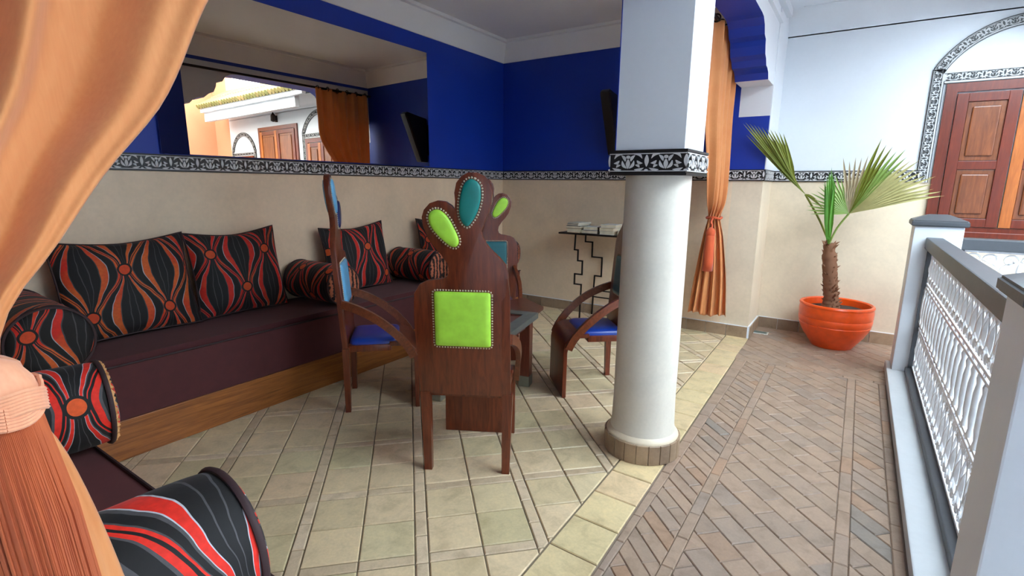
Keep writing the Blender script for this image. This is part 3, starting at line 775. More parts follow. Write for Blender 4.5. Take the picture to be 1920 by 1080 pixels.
def pillow(name, label, y0, y1, h, mat, off, lean=14, skew=0, group=None, dx=0):
    wd = y1 - y0; t = thing(name, label, 'cushion', (XL + .20 + dx, (y0 + y1) / 2, SEAT + .004), 0, group)
    m = MB(); th = .085; L = R(lean)
    def pt(u, v, side):
        a, b = u * 2 - 1, v * 2 - 1
        px = 1 - .075 * (1 - b * b) ** 1 * 0 - .06 * (b * b < 2) * (1 - abs(b) ** 2) * (abs(a) ** 6)
        pz = 1 - .15 * (1 - abs(a) ** 1.6) * (abs(b) ** 5) * (1 if b > 0 else .25)
        e = max(0, (1 - abs(a) ** 2.6)) ** .55 * max(0, (1 - abs(b) ** 2.6)) ** .55
        y = a * wd / 2 * px; z = h / 2 + b * h / 2 * pz; d = side * th * e
        z += .03 * skew * a * (b + 1) / 2
        return (d * math.cos(L) - z * math.sin(L), y, z * math.cos(L) + d * math.sin(L) + th * .35 * math.sin(L))
    for sd in (1, -1):
        m.grid(lambda u, v: pt(u if sd > 0 else 1 - u, v, sd), 26, 22, lambda u, v: ((u - .5) * wd * 1.0 + off[0], v * h + off[1]))
    m.obj('cover', mat, t, 80)
    P_ = []
    for k in range(96):
        q = k / 96 * 4; i = int(q); f = q - i
        u, v = [(f, 0), (1, f), (1 - f, 1), (0, 1 - f)][i]; P_.append(pt(u, v, 0))
    MB().tube(P_, .006, 6, closed=True).obj('piping', 'piping_brown', t, 60)
    return t
G = 'patterned back cushions on the long sofa'
pillow('cushion', 'wide black and red patterned cushion beside the curtain, first along the wall', .88, 1.58, .585, 'fabric_one', (0, 0), 15, .2, G, .03)
pillow('cushion', 'black and orange patterned cushion with red dots, overlapping the wide red one', 1.585, 2.215, .585, 'fabric_two', (.3, 0), 13, .3, G)
pillow('cushion', 'orange and black striped cushion standing between two bolsters behind the chairs', 2.60, 3.27, .56, 'fabric_three', (.7, .1), 12, .5, G)
pillow('cushion', 'dark red and black cushion half hidden behind the tall lime-padded chair', 3.72, 4.36, .57, 'fabric_four', (1.1, .2), 12, 0, G)
def bolster(name, label, end, d, length, r, mat, endkind, group=None, off=0, offv=0):
    """end = centre of the visible end, d = unit xy direction from that end towards the other"""
    rz = math.atan2(d[1], d[0])
    t = thing(name, label, 'bolster', (end[0], end[1], end[2]), rz, group)
    n = 40; K = 26; m = MB()
    def fn(u, v):
        a = 2 * PI * v - PI / 2; x = length * u; e = 1 - .05 * (2 * u - 1) ** 6
        sag = 1 - .03 * max(0, -math.sin(a))
        return (x, r * e * math.cos(a), r * e * sag * math.sin(a))
    m.grid(fn, K, n, lambda u, v: (u * length + off, v * 2 * PI * r + offv))
    m.obj('cover', mat, t, 80)
    em = 'rosette' if endkind == 'pleat' else mat
    for k, x in ((0, 0), (1, length)):
        m = MB(); q = 1 if k else -1; vs = [(x + q * .022, 0, 0)]; fs = []; uv = [(0, 0)]; N = 40; rr = [.25, .5, .75, .92, 1]
        hh = [.021, .026, .024, .016, 0]
        for f, h in zip(rr, hh):
            for j in range(N):
                a = 2 * PI * j / N; pl = (1 + .012 * math.sin(a * 20)) if endkind == 'pleat' else 1
                vs.append((x + q * h * (1 + (.35 * math.sin(a * 20) if endkind == 'pleat' and f > .3 else 0)), r * .95 * f * pl * math.cos(a), r * .95 * f * pl * math.sin(a))); uv.append((r * f * math.cos(a), r * f * math.sin(a)))
        for j in range(N): fs.append((0, 1 + j, 1 + (j + 1) % N))
        for i in range(4):
            for j in range(N): fs.append((1 + i * N + j, 1 + (i + 1) * N + j, 1 + (i + 1) * N + (j + 1) % N, 1 + i * N + (j + 1) % N))
        m.add(vs, fs, 0, uv).obj('end_cap', em, t, 80)
        MB().tube([(x, r * .965 * math.cos(a), r * .965 * math.sin(a)) for a in [2 * PI * j / 40 for j in range(40)]], .008, 6, closed=True).obj('piping', 'piping_brown', t, 60)
    return t
G2 = 'bolsters lying across the long sofa'
bolster('bolster', 'striped black and rust bolster with pleated rosette end under the blue-padded chair', (-3.13, 2.43, SEAT + .157), (-1, 0), .53, .150, 'fabric_roll', 'pleat', G2, .1)
bolster('bolster', 'striped black and rust bolster with pleated end behind the lime-padded chair', (-3.13, 3.50, SEAT + .157), (-1, 0), .53, .150, 'fabric_roll', 'pleat', G2, .5)
bolster('bolster', 'striped bolster at the far end of the long sofa nearest the console', (-3.13, 4.70, SEAT + .157), (-1, 0), .53, .150, 'fabric_roll', 'pleat', G2, .9)
bolster('bolster', 'large black, red and orange bolster in the sofa corner above the tassel', (-3.00, .705, SEAT + .176), (-1, 0.03), .66, .168, 'fabric_four', 'plain', G2, .33, .42)
b5 = bolster('bolster', 'black bolster with a red dot and corded end beside the tassel', (-2.10, .60, SEAT + .155), (-.12, -.99), .58, .147, 'fabric_bold', 'plain', None, .17, .033)
MB().tube([(-.004 - .006 * (j % 2), .135 * math.cos(a) + .006 * math.sin(a * 31), .135 * math.sin(a)) for j, a in enumerate([2 * PI * j / 90 for j in range(90)])], .008, 5, closed=True).obj('gold_cord', 'rope_gold', b5, 60)
bolster('bolster', 'big red, black and grey bolster at the sofa end in front of the curtain', (-1.03, .47, SEAT + .164), (-.04, -.99), .50, .156, 'fabric_bold', 'plain', None, .81, .111)

# ------------------------------------------------------------------ chairs
BACK = [(-.226, .42), (-.236, .62), (-.244, .80), (-.243, .935), (-.213, .984), (-.181, 1.000), (-.129, 1.010), (-.100, 1.014), (-.078, 1.028), (-.070, 1.052), (-.076, 1.084), (-.106, 1.129), (-.132, 1.156), (-.164, 1.201), (-.186, 1.261), (-.190, 1.301), (-.179, 1.334), (-.151, 1.364), (-.112, 1.377), (-.077, 1.373), (-.050, 1.356), (-.036, 1.338), (-.033, 1.375), (-.036, 1.412), (-.026, 1.456), (-.003, 1.485), (.029, 1.502), (.069, 1.502), (.101, 1.488), (.126, 1.457), (.136, 1.414), (.131, 1.370), (.121, 1.329), (.096, 1.272), (.084, 1.239), (.091, 1.207), (.124, 1.162), (.170, 1.118), (.198, 1.085), (.208, 1.045), (.212, .94), (.213, .79), (.217, .42)]
TEAL = [(.047, 1.477), (.080, 1.456), (.089, 1.419), (.083, 1.365), (.063, 1.310), (.035, 1.271), (.021, 1.258), (-.002, 1.276), (-.015, 1.319), (-.012, 1.374), (-.001, 1.428), (.019, 1.466)]
LIME = [(-.122, 1.339), (-.094, 1.332), (-.061, 1.297), (-.039, 1.253), (-.019, 1.209), (-.018, 1.181), (-.037, 1.161), (-.068, 1.174), (-.107, 1.210), (-.144, 1.251), (-.160, 1.295), (-.151, 1.325)]
def rsq(x0, x1, z0, z1, r=.012, k=3):
    out = []
    for cx, cz, a0 in ((x1 - r, z1 - r, 0), (x0 + r, z1 - r, 90), (x0 + r, z0 + r, 180), (x1 - r, z0 + r, 270)):
        for i in range(k + 1): a = R(a0 + 90 * i / k); out.append((cx + r * math.cos(a), cz + r * math.sin(a)))
    return out
SQ = rsq(-.146, .127, .678, .952)
def smooth_poly(p, it=2):
    for _ in range(it):
        q = []
        for i in range(len(p)):
            a, b = p[i], p[(i + 1) % len(p)]
            q += [(a[0] * .75 + b[0] * .25, a[1] * .75 + b[1] * .25), (a[0] * .25 + b[0] * .75, a[1] * .25 + b[1] * .75)]
        p = q
    return p
def lean_y(z): return -.072 * max(0, z - .45) / 1.03
def pad_mesh(poly, h, name, mat, mapf):
    n = len(poly); cx = sum(p[0] for p in poly) / n; cz = sum(p[1] for p in poly) / n
    vs = []; fs = []; rings = [(1.0, 0), (.985, .45), (.93, .78), (.8, .93), (.5, 1.0)]
    for f, hh in rings: vs += [mapf(cx + (x - cx) * f, cz + (z - cz) * f, hh * h) for x, z in poly]
    vs.append(mapf(cx, cz, h)); k = len(vs) - 1
    for i in range(len(rings) - 1):
        for j in range(n): fs.append((i * n + j, i * n + (j + 1) % n, (i + 1) * n + (j + 1) % n, (i + 1) * n + j))
    o = (len(rings) - 1) * n
    for j in range(n): fs.append((o + j, o + (j + 1) % n, k))
    return MB().add(vs, fs)
def studs(poly, mapf, step=.0135, r=.0050, off=.0065):
    p = inset(poly, -off); m = MB(); n = len(p); acc = 0
    for i in range(n):
        a, b = Vector(p[i]), Vector(p[(i + 1) % n]); L = (b - a).length
        while acc < L:
            q = a.lerp(b, acc / L) if L > 0 else a
            vs = [mapf(q.x + r * math.cos(k * PI / 3), q.y + r * math.sin(k * PI / 3), 0) for k in range(6)] + [mapf(q.x + r * .6 * math.cos(k * PI / 3), q.y + r * .6 * math.sin(k * PI / 3), r * .7) for k in range(6)] + [mapf(q.x, q.y, r * .9)]
            m.add(vs, [(k, (k + 1) % 6, 6 + (k + 1) % 6, 6 + k) for k in range(6)] + [(6 + k, 6 + (k + 1) % 6, 12) for k in range(6)])
            acc += step
        acc -= L
    return m
PADS = {}
def chair(label, loc, face_deg, back_cols, front_cols, seat='blue_leather'):
    """local: +y is where the sitter looks, +x to the sitter's right"""
    t = thing('dining_chair', label, 'chair', (loc[0], loc[1], 0), R(face_deg - 90), 'sculpted wooden chairs round the low table')
    def part(name, key, make, mat, sm=40, parent=None):
        if (key, mat) not in PADS: PADS[(key, mat)] = make().mesh(name, mat, sm)
        return mo(name, PADS[(key, mat)], parent or t)
    T = .017
    bk = part('backrest', 'bk', lambda: MB().prism([(a, b) for a, b in BACK], lambda a, b, d: (a, d + lean_y(b), b), -T, T, bev=.005), 'chair_wood', 30)
    for sx, key in ((-1, 'stl'), (1, 'str')):
        xs = [(-.211, .425), (-.228, .80), (-.224, .905)] if sx < 0 else [(.202, .425), (.197, .94), (.189, 1.02)]
        part('stile', key, lambda: MB().tube([(x, lean_y(z) - .004, z) for x, z in xs], 1.0, flat=(.026, .039)), 'chair_wood', 30, bk)
    for sx, key in ((-1, 'll'), (1, 'lr')):
        part('leg', key, lambda: MB().tube([(sx * .200, -.002, 0), (sx * .203, .0, .22), (sx * .208, .002, .43)], [.86, 1, 1.1], flat=(.038, .045)), 'chair_wood', 30)
    wf = [(.27, .455), (.355, .455), (.405, .436), (.438, .395), (.450, .330), (.452, .0)]
    wi = [(.424, .0), (.422, .325), (.412, .380), (.385, .412), (.345, .427), (.27, .427)]
    part('front_board', 'fb', lambda: MB().prism(wf + wi, lambda a, b, d: (d, a, b), -.207, .207, bev=.003, seg=1), 'chair_wood', 35)
    part('seat_frame', 'sf', lambda: MB().box(-.205, .205, .012, .28, .398, .440, bev=.004), 'chair_wood', 30)
    sp = part('seat_pad', 'sp', lambda: pad_mesh(rsq(-.188, .188, .02, .33, .05, 5), .040, '', '', lambda a, b, d: (a, b, .440 + d)), seat, 50)
    for sx, key in ((-1, 'al'), (1, 'ar')):
        pth = [(sx * .216, -.012, .715), (sx * .222, .06, .690), (sx * .232, .14, .652), (sx * .238, .22, .600), (sx * .236, .30, .530), (sx * .228, .36, .462), (sx * .222, .395, .410), (sx * .218, .42, .355)]
        part('arm', key, lambda: MB().tube(catmull(pth, 4), 1.0, flat=(.028, .050)), 'arm_wood', 40)
    for side, cols in ((-1, back_cols), (1, front_cols)):
        mf = lambda a, b, d, s=side: (a, lean_y(b) + s * (T + d), b)
        for nm, poly, h in (('square_pad', SQ, .018), ('top_petal_pad', smooth_poly(TEAL), .016), ('side_petal_pad', smooth_poly(LIME), .016)):
            col = cols[nm.split('_')[0]]
            mk = (lambda pp=poly, hh=h, f=mf, s=side: pad_mesh(pp, hh, '', '', f) if s > 0 else flip(pad_mesh(pp, hh, '', '', f)))
            o = part(nm, (nm, side), mk, col, 60)
            st = part('nail_trim', ('st' + nm, side), (lambda pp=poly, f=mf: studs(pp, f)), 'brass', 0, o); st['kind'] = 'stuff'
    return t
def flip(m): m.f = [f[::-1] for f in m.f]; return m
def catmull(P_, k):
    out = []; P_ = [Vector(p) for p in P_]
    for i in range(len(P_) - 1):
        p0, p1, p2, p3 = P_[max(i - 1, 0)], P_[i], P_[i + 1], P_[min(i + 2, len(P_) - 1)]
        for j in range(k):
            t_ = j / k
            out.append(.5 * ((2 * p1) + (p2 - p0) * t_ + (2 * p0 - 5 * p1 + 4 * p2 - p3) * t_ ** 2 + (3 * p1 - p0 - 3 * p2 + p3) * t_ ** 3))
    out.append(P_[-1]); return out
d1 = dict(square='lime_leather', top='teal_leather', side='lime_leather')
d2 = dict(square='sky_leather', top='sky_leather', side='navy_leather')
d3 = dict(square='deep_teal', top='teal_leather', side='lime_leather')
d4 = dict(square='deep_teal', top='sky_leather', side='deep_teal')
chair('sculpted dark wooden chair showing a lime square pad, lime and teal petals', (-1.528, 1.892), 118.4, d1, d1)
chair('sculpted dark wooden chair with sky-blue pads and royal blue seat beside the sofa', (-2.735, 2.145), 45, d2, d2)
chair('sculpted dark wooden chair with blue seat and curved arms behind the column', (-1.364, 3.440), 221.5, d4, d4)
chair('sculpted dark wooden chair with teal square pad and lime petal, across the table', (-2.69, 3.68), -50, d3, d3)

# ------------------------------------------------------------------ low table
t = thing('low_table', 'low square wooden table clad in pewter at corners and feet, amid the chairs', 'table', (-2.08, 2.765, 0), R(13))
tp = MB().box(-.285, .285, -.285, .285, .505, .530, bev=.003).obj('top', 'table_wood', t)
for k in range(4):
    o = MB().prism([(-.30, -.30), (.30, -.30), (.215, -.215), (-.215, -.215)], lambda a, b, d: (a, b, d), .531, .541, bev=.002, seg=1)
    o.box(-.30, .30, -.303, -.287, .500, .5405)
    mo('border_plate', o.mesh('border_plate', 'pewter'), tp, (0, 0, 0), (0, 0, k * PI / 2))
_c, _s = math.cos(R(-13)), math.sin(R(-13))
leafp = [((x + 2.08) * _c - (y - 2.765) * _s, (x + 2.08) * _s + (y - 2.765) * _c) for x, y in ((-1.95, 3.37), (-2.25, 3.55), (-2.36, 3.20), (-2.30, 3.06), (-1.87, 3.06))]
MB().prism(leafp, lambda a, b, d: (a, b, d), .500, .526, bev=.003, seg=1).obj('end_leaf', 'table_wood', t)
for sx in (-1, 1):
    for sy in (-1, 1):
        lg = MB().box(-.038, .038, -.038, .038, .07, .505, bev=.004).obj('leg', 'table_wood', t, loc=(sx * .235, sy * .235, 0))
        MB().box(-.041, .041, -.041, .041, 0, .08, bev=.005).obj('foot_cap', 'pewter', lg)
for k, (a, b_) in enumerate(((0, 1), (0, -1), (1, 0), (-1, 0))):
    MB().box(-.19, .19, -.010, .010, .44, .50, bev=.003).obj('apron', 'table_wood', t, loc=(b_ * .235 if a == 0 else 0, a * .235 if b_ == 0 else 0, 0)).rotation_euler = (0, 0, 0 if b_ == 0 else R(90))
for o in [x for x in t.children if x.name.startswith('apron')]:
    pass

# ------------------------------------------------------------------ console table and books
t = thing('console_table', 'narrow console with thin dark top and zigzag iron legs against the end wall', 'table', (-2.15, 5.17, 0))
ox, oy = -2.15, 5.17
MB().box(-.57, .57, 4.985 - oy, 5.322 - oy, .930, .948, bev=.003).obj('top', 'iron', t)
zigF = [(-2.516, .930), (-2.523, .766), (-2.480, .766), (-2.480, .650), (-2.424, .650), (-2.424, .502), (-2.512, .502), (-2.512, .390), (-2.428, .390), (-2.436, 0)]
zigB = [(-2.536, .930), (-2.538, .828), (-2.450, .828), (-2.450, .662), (-2.327, .662), (-2.327, .450), (-2.408, .450), (-2.424, 0)]
def zig(pts, y, mir):
    m = MB(); e = .007
    for (x0, z0), (x1, z1) in zip(pts, pts[1:]):
        if mir: x0, x1 = 2 * ox - x0, 2 * ox - x1
        a = (x0 - ox, y - oy, z0); b_ = (x1 - ox, y - oy, z1)
        if abs(z1 - z0) < .002: m.box(min(a[0], b_[0]) - e, max(a[0], b_[0]) + e, a[1] - e, a[1] + e, z0 - e, z0 + e)
        else:
            vs = [(a[0] + sx * e, a[1] + sy * e, z0) for sx, sy in ((-1, -1), (1, -1), (1, 1), (-1, 1))] + [(b_[0] + sx * e, a[1] + sy * e, z1) for sx, sy in ((-1, -1), (1, -1), (1, 1), (-1, 1))]
            m.add(vs, [(0, 1, 2, 3), (7, 6, 5, 4)] + [(i, i + 4, (i + 1) % 4 + 4, (i + 1) % 4) for i in range(4)])
    return m
for mir in (0, 1):
    zig(zigF, 5.0, mir).obj('leg', 'iron', t); zig(zigB, 5.295, mir).obj('leg', 'iron', t)
for z, y in ((.284, 5.295), (.207, 5.295)):
    MB().box(-.28, .28, y - oy - .006, y - oy + .006, z - .006, z + .006).obj('stretcher', 'iron', t)
ZT = .949
def book(label, x, y, z, wd, dp, h, cover, rz=0, rx=0):
    t = thing('book', label, 'book', (x, y, z), R(rz), 'books on the console'); t.rotation_euler = (0, R(rx), R(rz))
    MB().box(-wd / 2, wd / 2, -dp / 2, dp / 2, .002, h - .002).obj('pages', 'page', t)
    MB().box(-wd / 2 - .003, wd / 2 + .003, -dp / 2 - .002, dp / 2 + .003, h - .003, h).box(-wd / 2 - .003, wd / 2 + .003, -dp / 2 - .002, dp / 2 + .003, 0, .003).box(-wd / 2 - .003, wd / 2 + .003, dp / 2, dp / 2 + .003, .003, h - .003).obj('cover', cover, t)
book('thick tan book lying at the bottom of the first pile on the console', -2.55, 5.11, ZT, .15, .20, .045, 'cover_tan')
book('dark brown book lying on the thick tan book', -2.56, 5.11, ZT + .046, .16, .21, .026, 'cover_dark', 4)
book('grey-covered book on top of the dark brown book', -2.545, 5.12, ZT + .073, .15, .20, .020, 'cover_grey', -14)
book('slim pale booklet topping the first pile of books', -2.535, 5.12, ZT + .094, .15, .20, .014, 'cover_white', -16)
book('wide brown-edged book at the bottom of the middle pile', -2.365, 5.11, ZT, .18, .20, .036, 'cover_dark')
book('white book lying on the wide book of the middle pile', -2.36, 5.12, ZT + .037, .16, .19, .034, 'cover_white', 3)
book('white book at the bottom of the last pile', -2.165, 5.11, ZT, .15, .20, .035, 'cover_white')
book('tan book in the middle of the last pile', -2.165, 5.11, ZT + .036, .155, .20, .034, 'cover_tan', -2)
book('pale book on top of the last pile', -2.16, 5.12, ZT + .071, .16, .20, .032, 'cover_white', 3)
book('white book lying at the end of the row beside the last pile', -1.99, 5.12, ZT, .13, .19, .05, 'cover_white', 5)

# ------------------------------------------------------------------ curtains
def curtain(name, label, rows, npl, amp, ns, hook=None):
    """rows: list of (z, (x0,y0), (x1,y1), pleat amplitude, bulge) from the rod down"""
    t = thing(name, label, 'curtain', (rows[0][1][0], rows[0][1][1], 0)); lx, ly = t.location.x, t.location.y
    rows = sorted(rows, key=lambda r: -r[0]); zs = [r[0] for r in rows]; NZ = 90
    def at(z):
        for i in range(len(rows) - 1):
            if zs[i] >= z >= zs[i + 1]:
                f = (zs[i] - z) / (zs[i] - zs[i + 1])
                def cr(g):
                    p0, p1, p2, p3 = g(rows[max(i - 1, 0)]), g(rows[i]), g(rows[i + 1]), g(rows[min(i + 2, len(rows) - 1)])
                    h0 = zs[i] - zs[i + 1]
                    m1 = (p2 - p0) / max(1e-6, zs[max(i - 1, 0)] - zs[i + 1]) * h0; m2 = (p3 - p1) / max(1e-6, zs[i] - zs[min(i + 2, len(rows) - 1)]) * h0
                    f2, f3 = f * f, f ** 3
                    return (2 * f3 - 3 * f2 + 1) * p1 + (f3 - 2 * f2 + f) * m1 + (-2 * f3 + 3 * f2) * p2 + (f3 - f2) * m2
                return [cr(lambda r: r[1][0]), cr(lambda r: r[1][1]), cr(lambda r: r[2][0]), cr(lambda r: r[2][1]), cr(lambda r: r[3])]
    ph = rnd.random() * 6
    def fn(u, v):
        z = zs[0] + (zs[-1] - zs[0]) * v
        x0, y0, x1, y1, a = at(max(zs[-1], min(zs[0], z)))
        d = Vector((x1 - x0, y1 - y0)); L = max(d.length, 1e-4); n = Vector((-d.y, d.x)) / L
        uu = u + .012 * math.sin(u * 17 + ph) * 1
        s_ = math.sin(2 * PI * npl * uu + .5 * math.sin(v * 5 + u * 9)) + .28 * math.sin(2 * PI * npl * 2.3 * uu + 1.3)
        p = Vector((x0, y0)) + d * u + n * (s_ * a)
        return (p.x - lx, p.y - ly, z + .012 * math.sin(u * 9) * (v > .97))
    o = MB().grid(fn, ns, NZ).obj('cloth', 'curtain_orange', t, 180)
    md = o.modifiers.new('thick', 'SOLIDIFY'); md.thickness = .002
    return t, (lx, ly)
def tassel(t, org, p, L, r, skirt, big, lean=0):
    x, y, z = p[0] - org[0], p[1] - org[1], p[2]
    g = MB().lathe([(.004, z - L), (r * 1.04, z - L), (r * 1.02, z - L * .7), (r * .95, z - L * .35), (r * .86, z - .030), (r * .80, z - .02)], 40, (x, y), wob=lambda a, zz: .012 * math.sin(a * 20) + .01 * math.sin(a * 33 + zz * 40)).obj('tassel_skirt', skirt, t, 180)
    for v in g.data.vertices: v.co.y += lean * (z - v.co.z)
    hd = MB().lathe([(r * .84, z - .032), (r * .93, z - .022), (r * .95, z), (r * .86, z + .016), (r * .6, z + .034), (r * .22, z + .043), (.004, z + .045)], 32, (x, y)).obj('tassel_head', 'tassel_cord' if big else skirt, t, 60)
    if big:
        for q in range(2):
            for k in range(7):
                pts = []
                for i in range(41):
                    a = 2 * PI * i / 40; zz = z - .008 + (.008 if q else -.008) * math.sin(a * 2 + .9) + (k - 3) * .0036; rr = r * .955 + .003 * (1 if math.sin(a * 2 + (0 if q else PI)) > 0 else .3)
                    pts.append((x + rr * math.cos(a), y + rr * math.sin(a), zz))
                MB().tube(pts, .0024, 5).obj('braid_cord', 'tassel_cord', hd, 60)
        m = MB(); N = 170
        for i in range(N):
            a = 2 * PI * i / N; l2 = L * rnd.uniform(.96, 1.03); w_ = rnd.uniform(.97, 1.06)
            m.tube([(x + r * .84 * math.cos(a), y + r * .84 * math.sin(a), z - .025), (x + r * w_ * math.cos(a + .02), y + r * w_ * math.sin(a + .02), z - L * .4), (x + r * 1.05 * w_ * math.cos(a - .02), y + r * 1.05 * w_ * math.sin(a - .02), z - l2)], .0016, 4)
        th = m.obj('threads', skirt, g); th['kind'] = 'stuff'
        for v in th.data.vertices: v.co.y += lean * (z - v.co.z)
# far curtain
CX = -1.095
rowsF = [(2.735, (CX, 4.42), (CX, 5.28), .032), (2.4, (CX, 4.42), (CX, 5.28), .036), (2.05, (CX, 4.45), (CX, 5.27), .034), (1.6, (CX - .03, 4.75), (CX + .02, 5.25), .03), (1.32, (CX - .07, 4.98), (CX + .03, 5.22), .026), (1.17, (-1.195, 5.15), (-1.085, 5.16), .020), (1.0, (-1.225, 5.15), (-1.045, 5.16), .024), (.6, (-1.275, 5.15), (-.985, 5.17), .030), (.215, (-1.315, 5.16), (-.955, 5.18), .034)]
tc, og = curtain('curtain', 'orange curtain tied back in front of the end wall beside the pilaster', rowsF, 4.5, .03, 130)
MB().tube([(-1.14 - og[0] + .068 * math.cos(a), 5.155 - og[1] + .05 * math.sin(a), 1.165 + .006 * math.sin(a * 3)) for a in [2 * PI * i / 24 for i in range(24)]], .010, 6, closed=True).obj('tie_cord', 'tassel_deep', tc, 60)
MB().tube(catmull([(-1.14 - og[0], 5.10 - og[1], 1.165), (-1.15 - og[0], 5.085 - og[1], 1.12), (-1.135 - og[0], 5.08 - og[1], 1.10), (-1.14 - og[0], 5.075 - og[1], 1.06)], 4), .011, 6).obj('tie_knot', 'tassel_deep', tc, 60)
tassel(tc, og, (-1.14, 5.06, 1.035), .37, .046, 'tassel_deep', False)
for k in range(6):
    yy = 4.46 + .155 * k
    MB().tube([(CX - og[0] + .028 * math.cos(a), yy - og[1], 2.735 + .028 * math.sin(a)) for a in [2 * PI * i / 14 for i in range(14)]], .006, 6, closed=True).obj('ring', 'iron', tc, 60)
# near curtain
CN = -1.095
rowsN = [(2.735, (CN, 1.02), (CN, -.06), .050), (2.35, (CN, .86), (CN, -.06), .052), (2.05, (-1.085, .72), (-1.085, -.06), .050), (1.777, (-1.05, .538), (-1.06, -.06), .044), (1.581, (-1.0, .425), (-1.02, -.05), .036), (1.457, (-.95, .312), (-.97, -.03), .030), (1.36, (-.905, .232), (-.92, .0), .026), (1.29, (-.87, .17), (-.885, .02), .020), (1.22, (-.85, .150), (-.86, .04), .014), (1.10, (-.835, .192), (-.84, .02), .018), (.882, (-.83, .232), (-.835, -.02), .022), (.23, (-.825, .32), (-.835, -.06), .026)]
tn, og2 = curtain('curtain', 'orange curtain close by, swept to the near wall and tied with a braided tassel', rowsN, 3.3, .03, 140)
MB().tube([(-.855 - og2[0] + .030 * math.cos(a), .095 - og2[1] + .066 * math.sin(a), 1.225 + .006 * math.sin(a * 3)) for a in [2 * PI * i / 24 for i in range(24)]], .010, 6, closed=True).obj('tie_cord', 'tassel_cord', tn, 60)
MB().tube(catmull([(-.83 - og2[0], .09 - og2[1], 1.235), (-.80 - og2[0], .10 - og2[1], 1.262), (-.765 - og2[0], .108 - og2[1], 1.285), (-.745 - og2[0], .112 - og2[1], 1.262)], 4), .011, 8).obj('tie_knot', 'tassel_cord', tn, 60)
tassel(tn, og2, (-.742, .118, 1.222), .37, .042, 'tassel_skirt', True, .07)
for k in range(6):
    yy = .0 + .19 * k
    MB().tube([(CN - og2[0] + .028 * math.cos(a), yy - og2[1], 2.735 + .028 * math.sin(a)) for a in [2 * PI * i / 14 for i in range(14)]], .006, 6, closed=True).obj('ring', 'iron', tn, 60)
t = thing('curtain_rod', 'long black iron curtain rod along the inside of the arcade', 'curtain rod', (CX, YB, 2.735))
MB().tube([(0, YN - YB + .005, 0), (0, -.005, 0)], .014, 10).obj('rod', 'iron', t, 60)
for yy in (YN + .02, PY, YB - .02): MB().tube([(0, yy - YB, 0), (XA0 - CX, yy - YB, 0)], .010, 8).obj('bracket', 'iron', t, 60)

# ------------------------------------------------------------------ potted palm
QX, QY = -.075, 5.545
t = thing('plant_pot', 'wide orange glazed bowl-shaped pot with ridges by the far wall', 'pot', (QX, QY, 0))
MB().lathe([(.165, 0), (.172, .008), (.180, .022), (.200, .05), (.245, .115), (.280, .185), (.290, .215), (.287, .222), (.294, .232), (.298, .275), (.294, .285), (.299, .295), (.300, .35), (.296, .375), (.298, .385), (.302, .395), (.296, .408), (.282, .412), (.270, .402), (.266, .37), (.262, .33), (.001, .328)], 64).obj('bowl', 'orange_glaze', t, 35)
MB().lathe([(.262, .345), (.2, .355), (.1, .362), (.001, .365)], 40, wob=lambda a, z: .01 * math.sin(a * 7)).obj('soil', 'soil', t, 60)
pm = thing('palm_tree', 'young fan palm with shaggy trunk growing in the orange pot', 'plant', (QX - .045, QY, .36))
bx, by, bz = pm.location
crown = (-.195, 5.52, .955)
def rel(p): return (p[0] - bx, p[1] - by, p[2] - bz)
pts = [(bx, by, .345), (bx - .003, by, .42), (bx - .02, by, .55), (bx - .045, by - .01, .72), crown]
pp = catmull(pts, 8)
trk = MB().tube([rel(p) for p in pp], [.088 - .028 * min(1, i / 9) + .004 * math.sin(i * 2.1) - (.012 if i > 28 else 0) for i in range(len(pp))], 14).obj('trunk', 'bark', pm, 60)
m = MB(); m2 = MB()
for i in range(260):
    k = rnd.random(); c0 = Vector(pp[min(len(pp) - 1, int(k * (len(pp) - 1)))]); a = rnd.uniform(0, 2 * PI); rr = .06 - .010 * k
    o_ = Vector((math.cos(a), math.sin(a), 0)); q = c0 + o_ * rr * .9
    ln = rnd.uniform(.02, .05); sd = Vector((-o_.y, o_.x, 0)) * rnd.uniform(.008, .018)
    tip = q + o_ * ln * rnd.uniform(.15, .9) + Vector((0, 0, ln))
    m.add([rel(q - sd), rel(q + sd), rel(tip), rel(q - o_ * .004 + Vector((0, 0, ln * .6)))], [(0, 1, 2), (1, 3, 2), (3, 0, 2)])
m.obj('bark_scales', 'fibre', trk)['kind'] = 'stuff'
def leaflet(p0, p1, wd, bend, nrm, k=7):
    """folded blade from p0 to p1"""
    p0, p1, nrm = Vector(p0), Vector(p1), Vector(nrm); d = p1 - p0; sd = d.cross(nrm).normalized(); n2 = sd.cross(d).normalized()
    vs = []; fs = []
    for i in range(k + 1):
        f = i / k; c0 = p0 + d * f + Vector(bend) * (f * f); ww = wd * (min(1, f * 3 + .12) * (1 - f ** 3) + .002)
        vs += [rel(c0 - sd * ww + n2 * ww * .5), rel(c0), rel(c0 + sd * ww + n2 * ww * .5)]
    for i in range(k):
        for j in range(2): fs.append((i * 3 + j, i * 3 + j + 1, i * 3 + 3 + j + 1, i * 3 + 3 + j))
    return MB().add(vs, fs)
def frond(pet, rad, mat): return MB().tube([rel(p) for p in catmull(pet, 5)], rad, 6).obj('frond', mat, pm, 60)
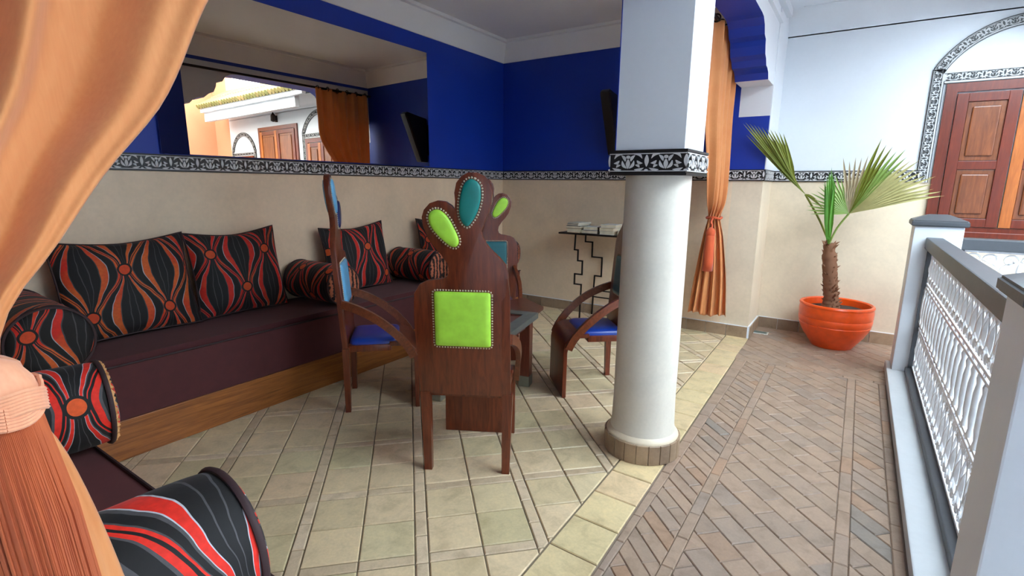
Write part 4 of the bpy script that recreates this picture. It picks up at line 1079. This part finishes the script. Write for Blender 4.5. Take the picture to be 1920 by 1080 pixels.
# left frond: half-closed olive fan
hub1 = Vector((-.425, 5.40, 1.395)); tip1 = Vector((-.93, 5.17, 2.03))
fr = frond([crown, (-.29, 5.47, 1.16), tuple(hub1)], .009, 'leaf_olive')
d = (tip1 - hub1); side = Vector((.55, -.1, .42)).normalized()
for i in range(13):
    f = i / 12; off = (f - .30) * .26
    ln = 1.02 - .42 * max(0, f - .25) - .12 * (f < .1)
    e = hub1 + d * ln + side * off * 1.0 + Vector((0, rnd.uniform(-.03, .03), .0))
    leaflet(hub1 + d * .03 * i * .5, e, .016, (0, 0, -.03 * f), (.2, -1, .2)).obj('leaflet', 'leaf_olive', fr)
for i in range(3):
    leaflet(hub1, hub1 + Vector((.10 + .03 * i, -.03, -.02 - .04 * i)), .008, (0, 0, -.03), (0, -1, .2)).obj('leaflet', 'leaf_olive', fr)
# spear
fr = frond([crown, (-.20, 5.43, .97), (-.20, 5.36, 1.02)], .010, 'leaf_green')
for i in range(7):
    f = i / 6 - .5
    leaflet((-.200 + f * .03, 5.36, 1.00), (-.245 + f * .05, 5.33 + rnd.uniform(-.01, .01), 1.63 - abs(f) * .22), .016, (f * .03, 0, 0), (0, -1, .1)).obj('leaflet', 'leaf_green', fr)
# right fan, drying
hub3 = Vector((-.075, 5.42, 1.235))
fr = frond([crown, (-.15, 5.47, 1.10), tuple(hub3)], .009, 'leaf_mid')
N = 34
for i in range(N):
    f = i / (N - 1); a = R(9 + 172 * f ** 1.1)
    if f < .30: ln, mt = .70 - .08 * rnd.random(), 'leaf_dry'
    elif f < .46: ln, mt = .62 + .06 * rnd.random(), ('leaf_mid' if f < .38 else 'leaf_olive')
    elif f < .62: ln, mt = .50 * rnd.uniform(.85, 1.1), 'leaf_tan'
    else: ln, mt = .34 * (1.15 - .5 * (f - .62)) * rnd.uniform(.85, 1.05), 'leaf_mid'
    # fan tilts to the right and towards the viewer
    v = Vector((math.cos(a) * .86 + .10 * math.sin(a), -.16 - .12 * math.cos(a), math.sin(a) * .92 + .28 * max(0, math.cos(a)) * .75)).normalized() * ln
    leaflet(hub3, hub3 + v, .021 if f < .46 else (.016 if f < .62 else .012), (0, 0, -.07 * max(0, math.cos(a)) - .01), (-.15, -1, .25)).obj('leaflet', mt, fr)

# drain grate in the brick floor
t = thing('floor_drain', 'small metal drain grate set in the floor by the pilaster', 'drain', (-.695, 5.61, 0))
MB().box(-.075, .075, -.05, .05, -.003, .004, bev=.001).obj('frame', 'grate_white', t)
g = MB().box(-.062, .062, -.037, .037, .0035, .0055).obj('plate', 'grate_green', t)
for k in range(5): MB().box(-.05, .05, -.030 + k * .015 - .003, -.030 + k * .015 + .003, .0055, .0075).obj('bar', 'grate_green', g)
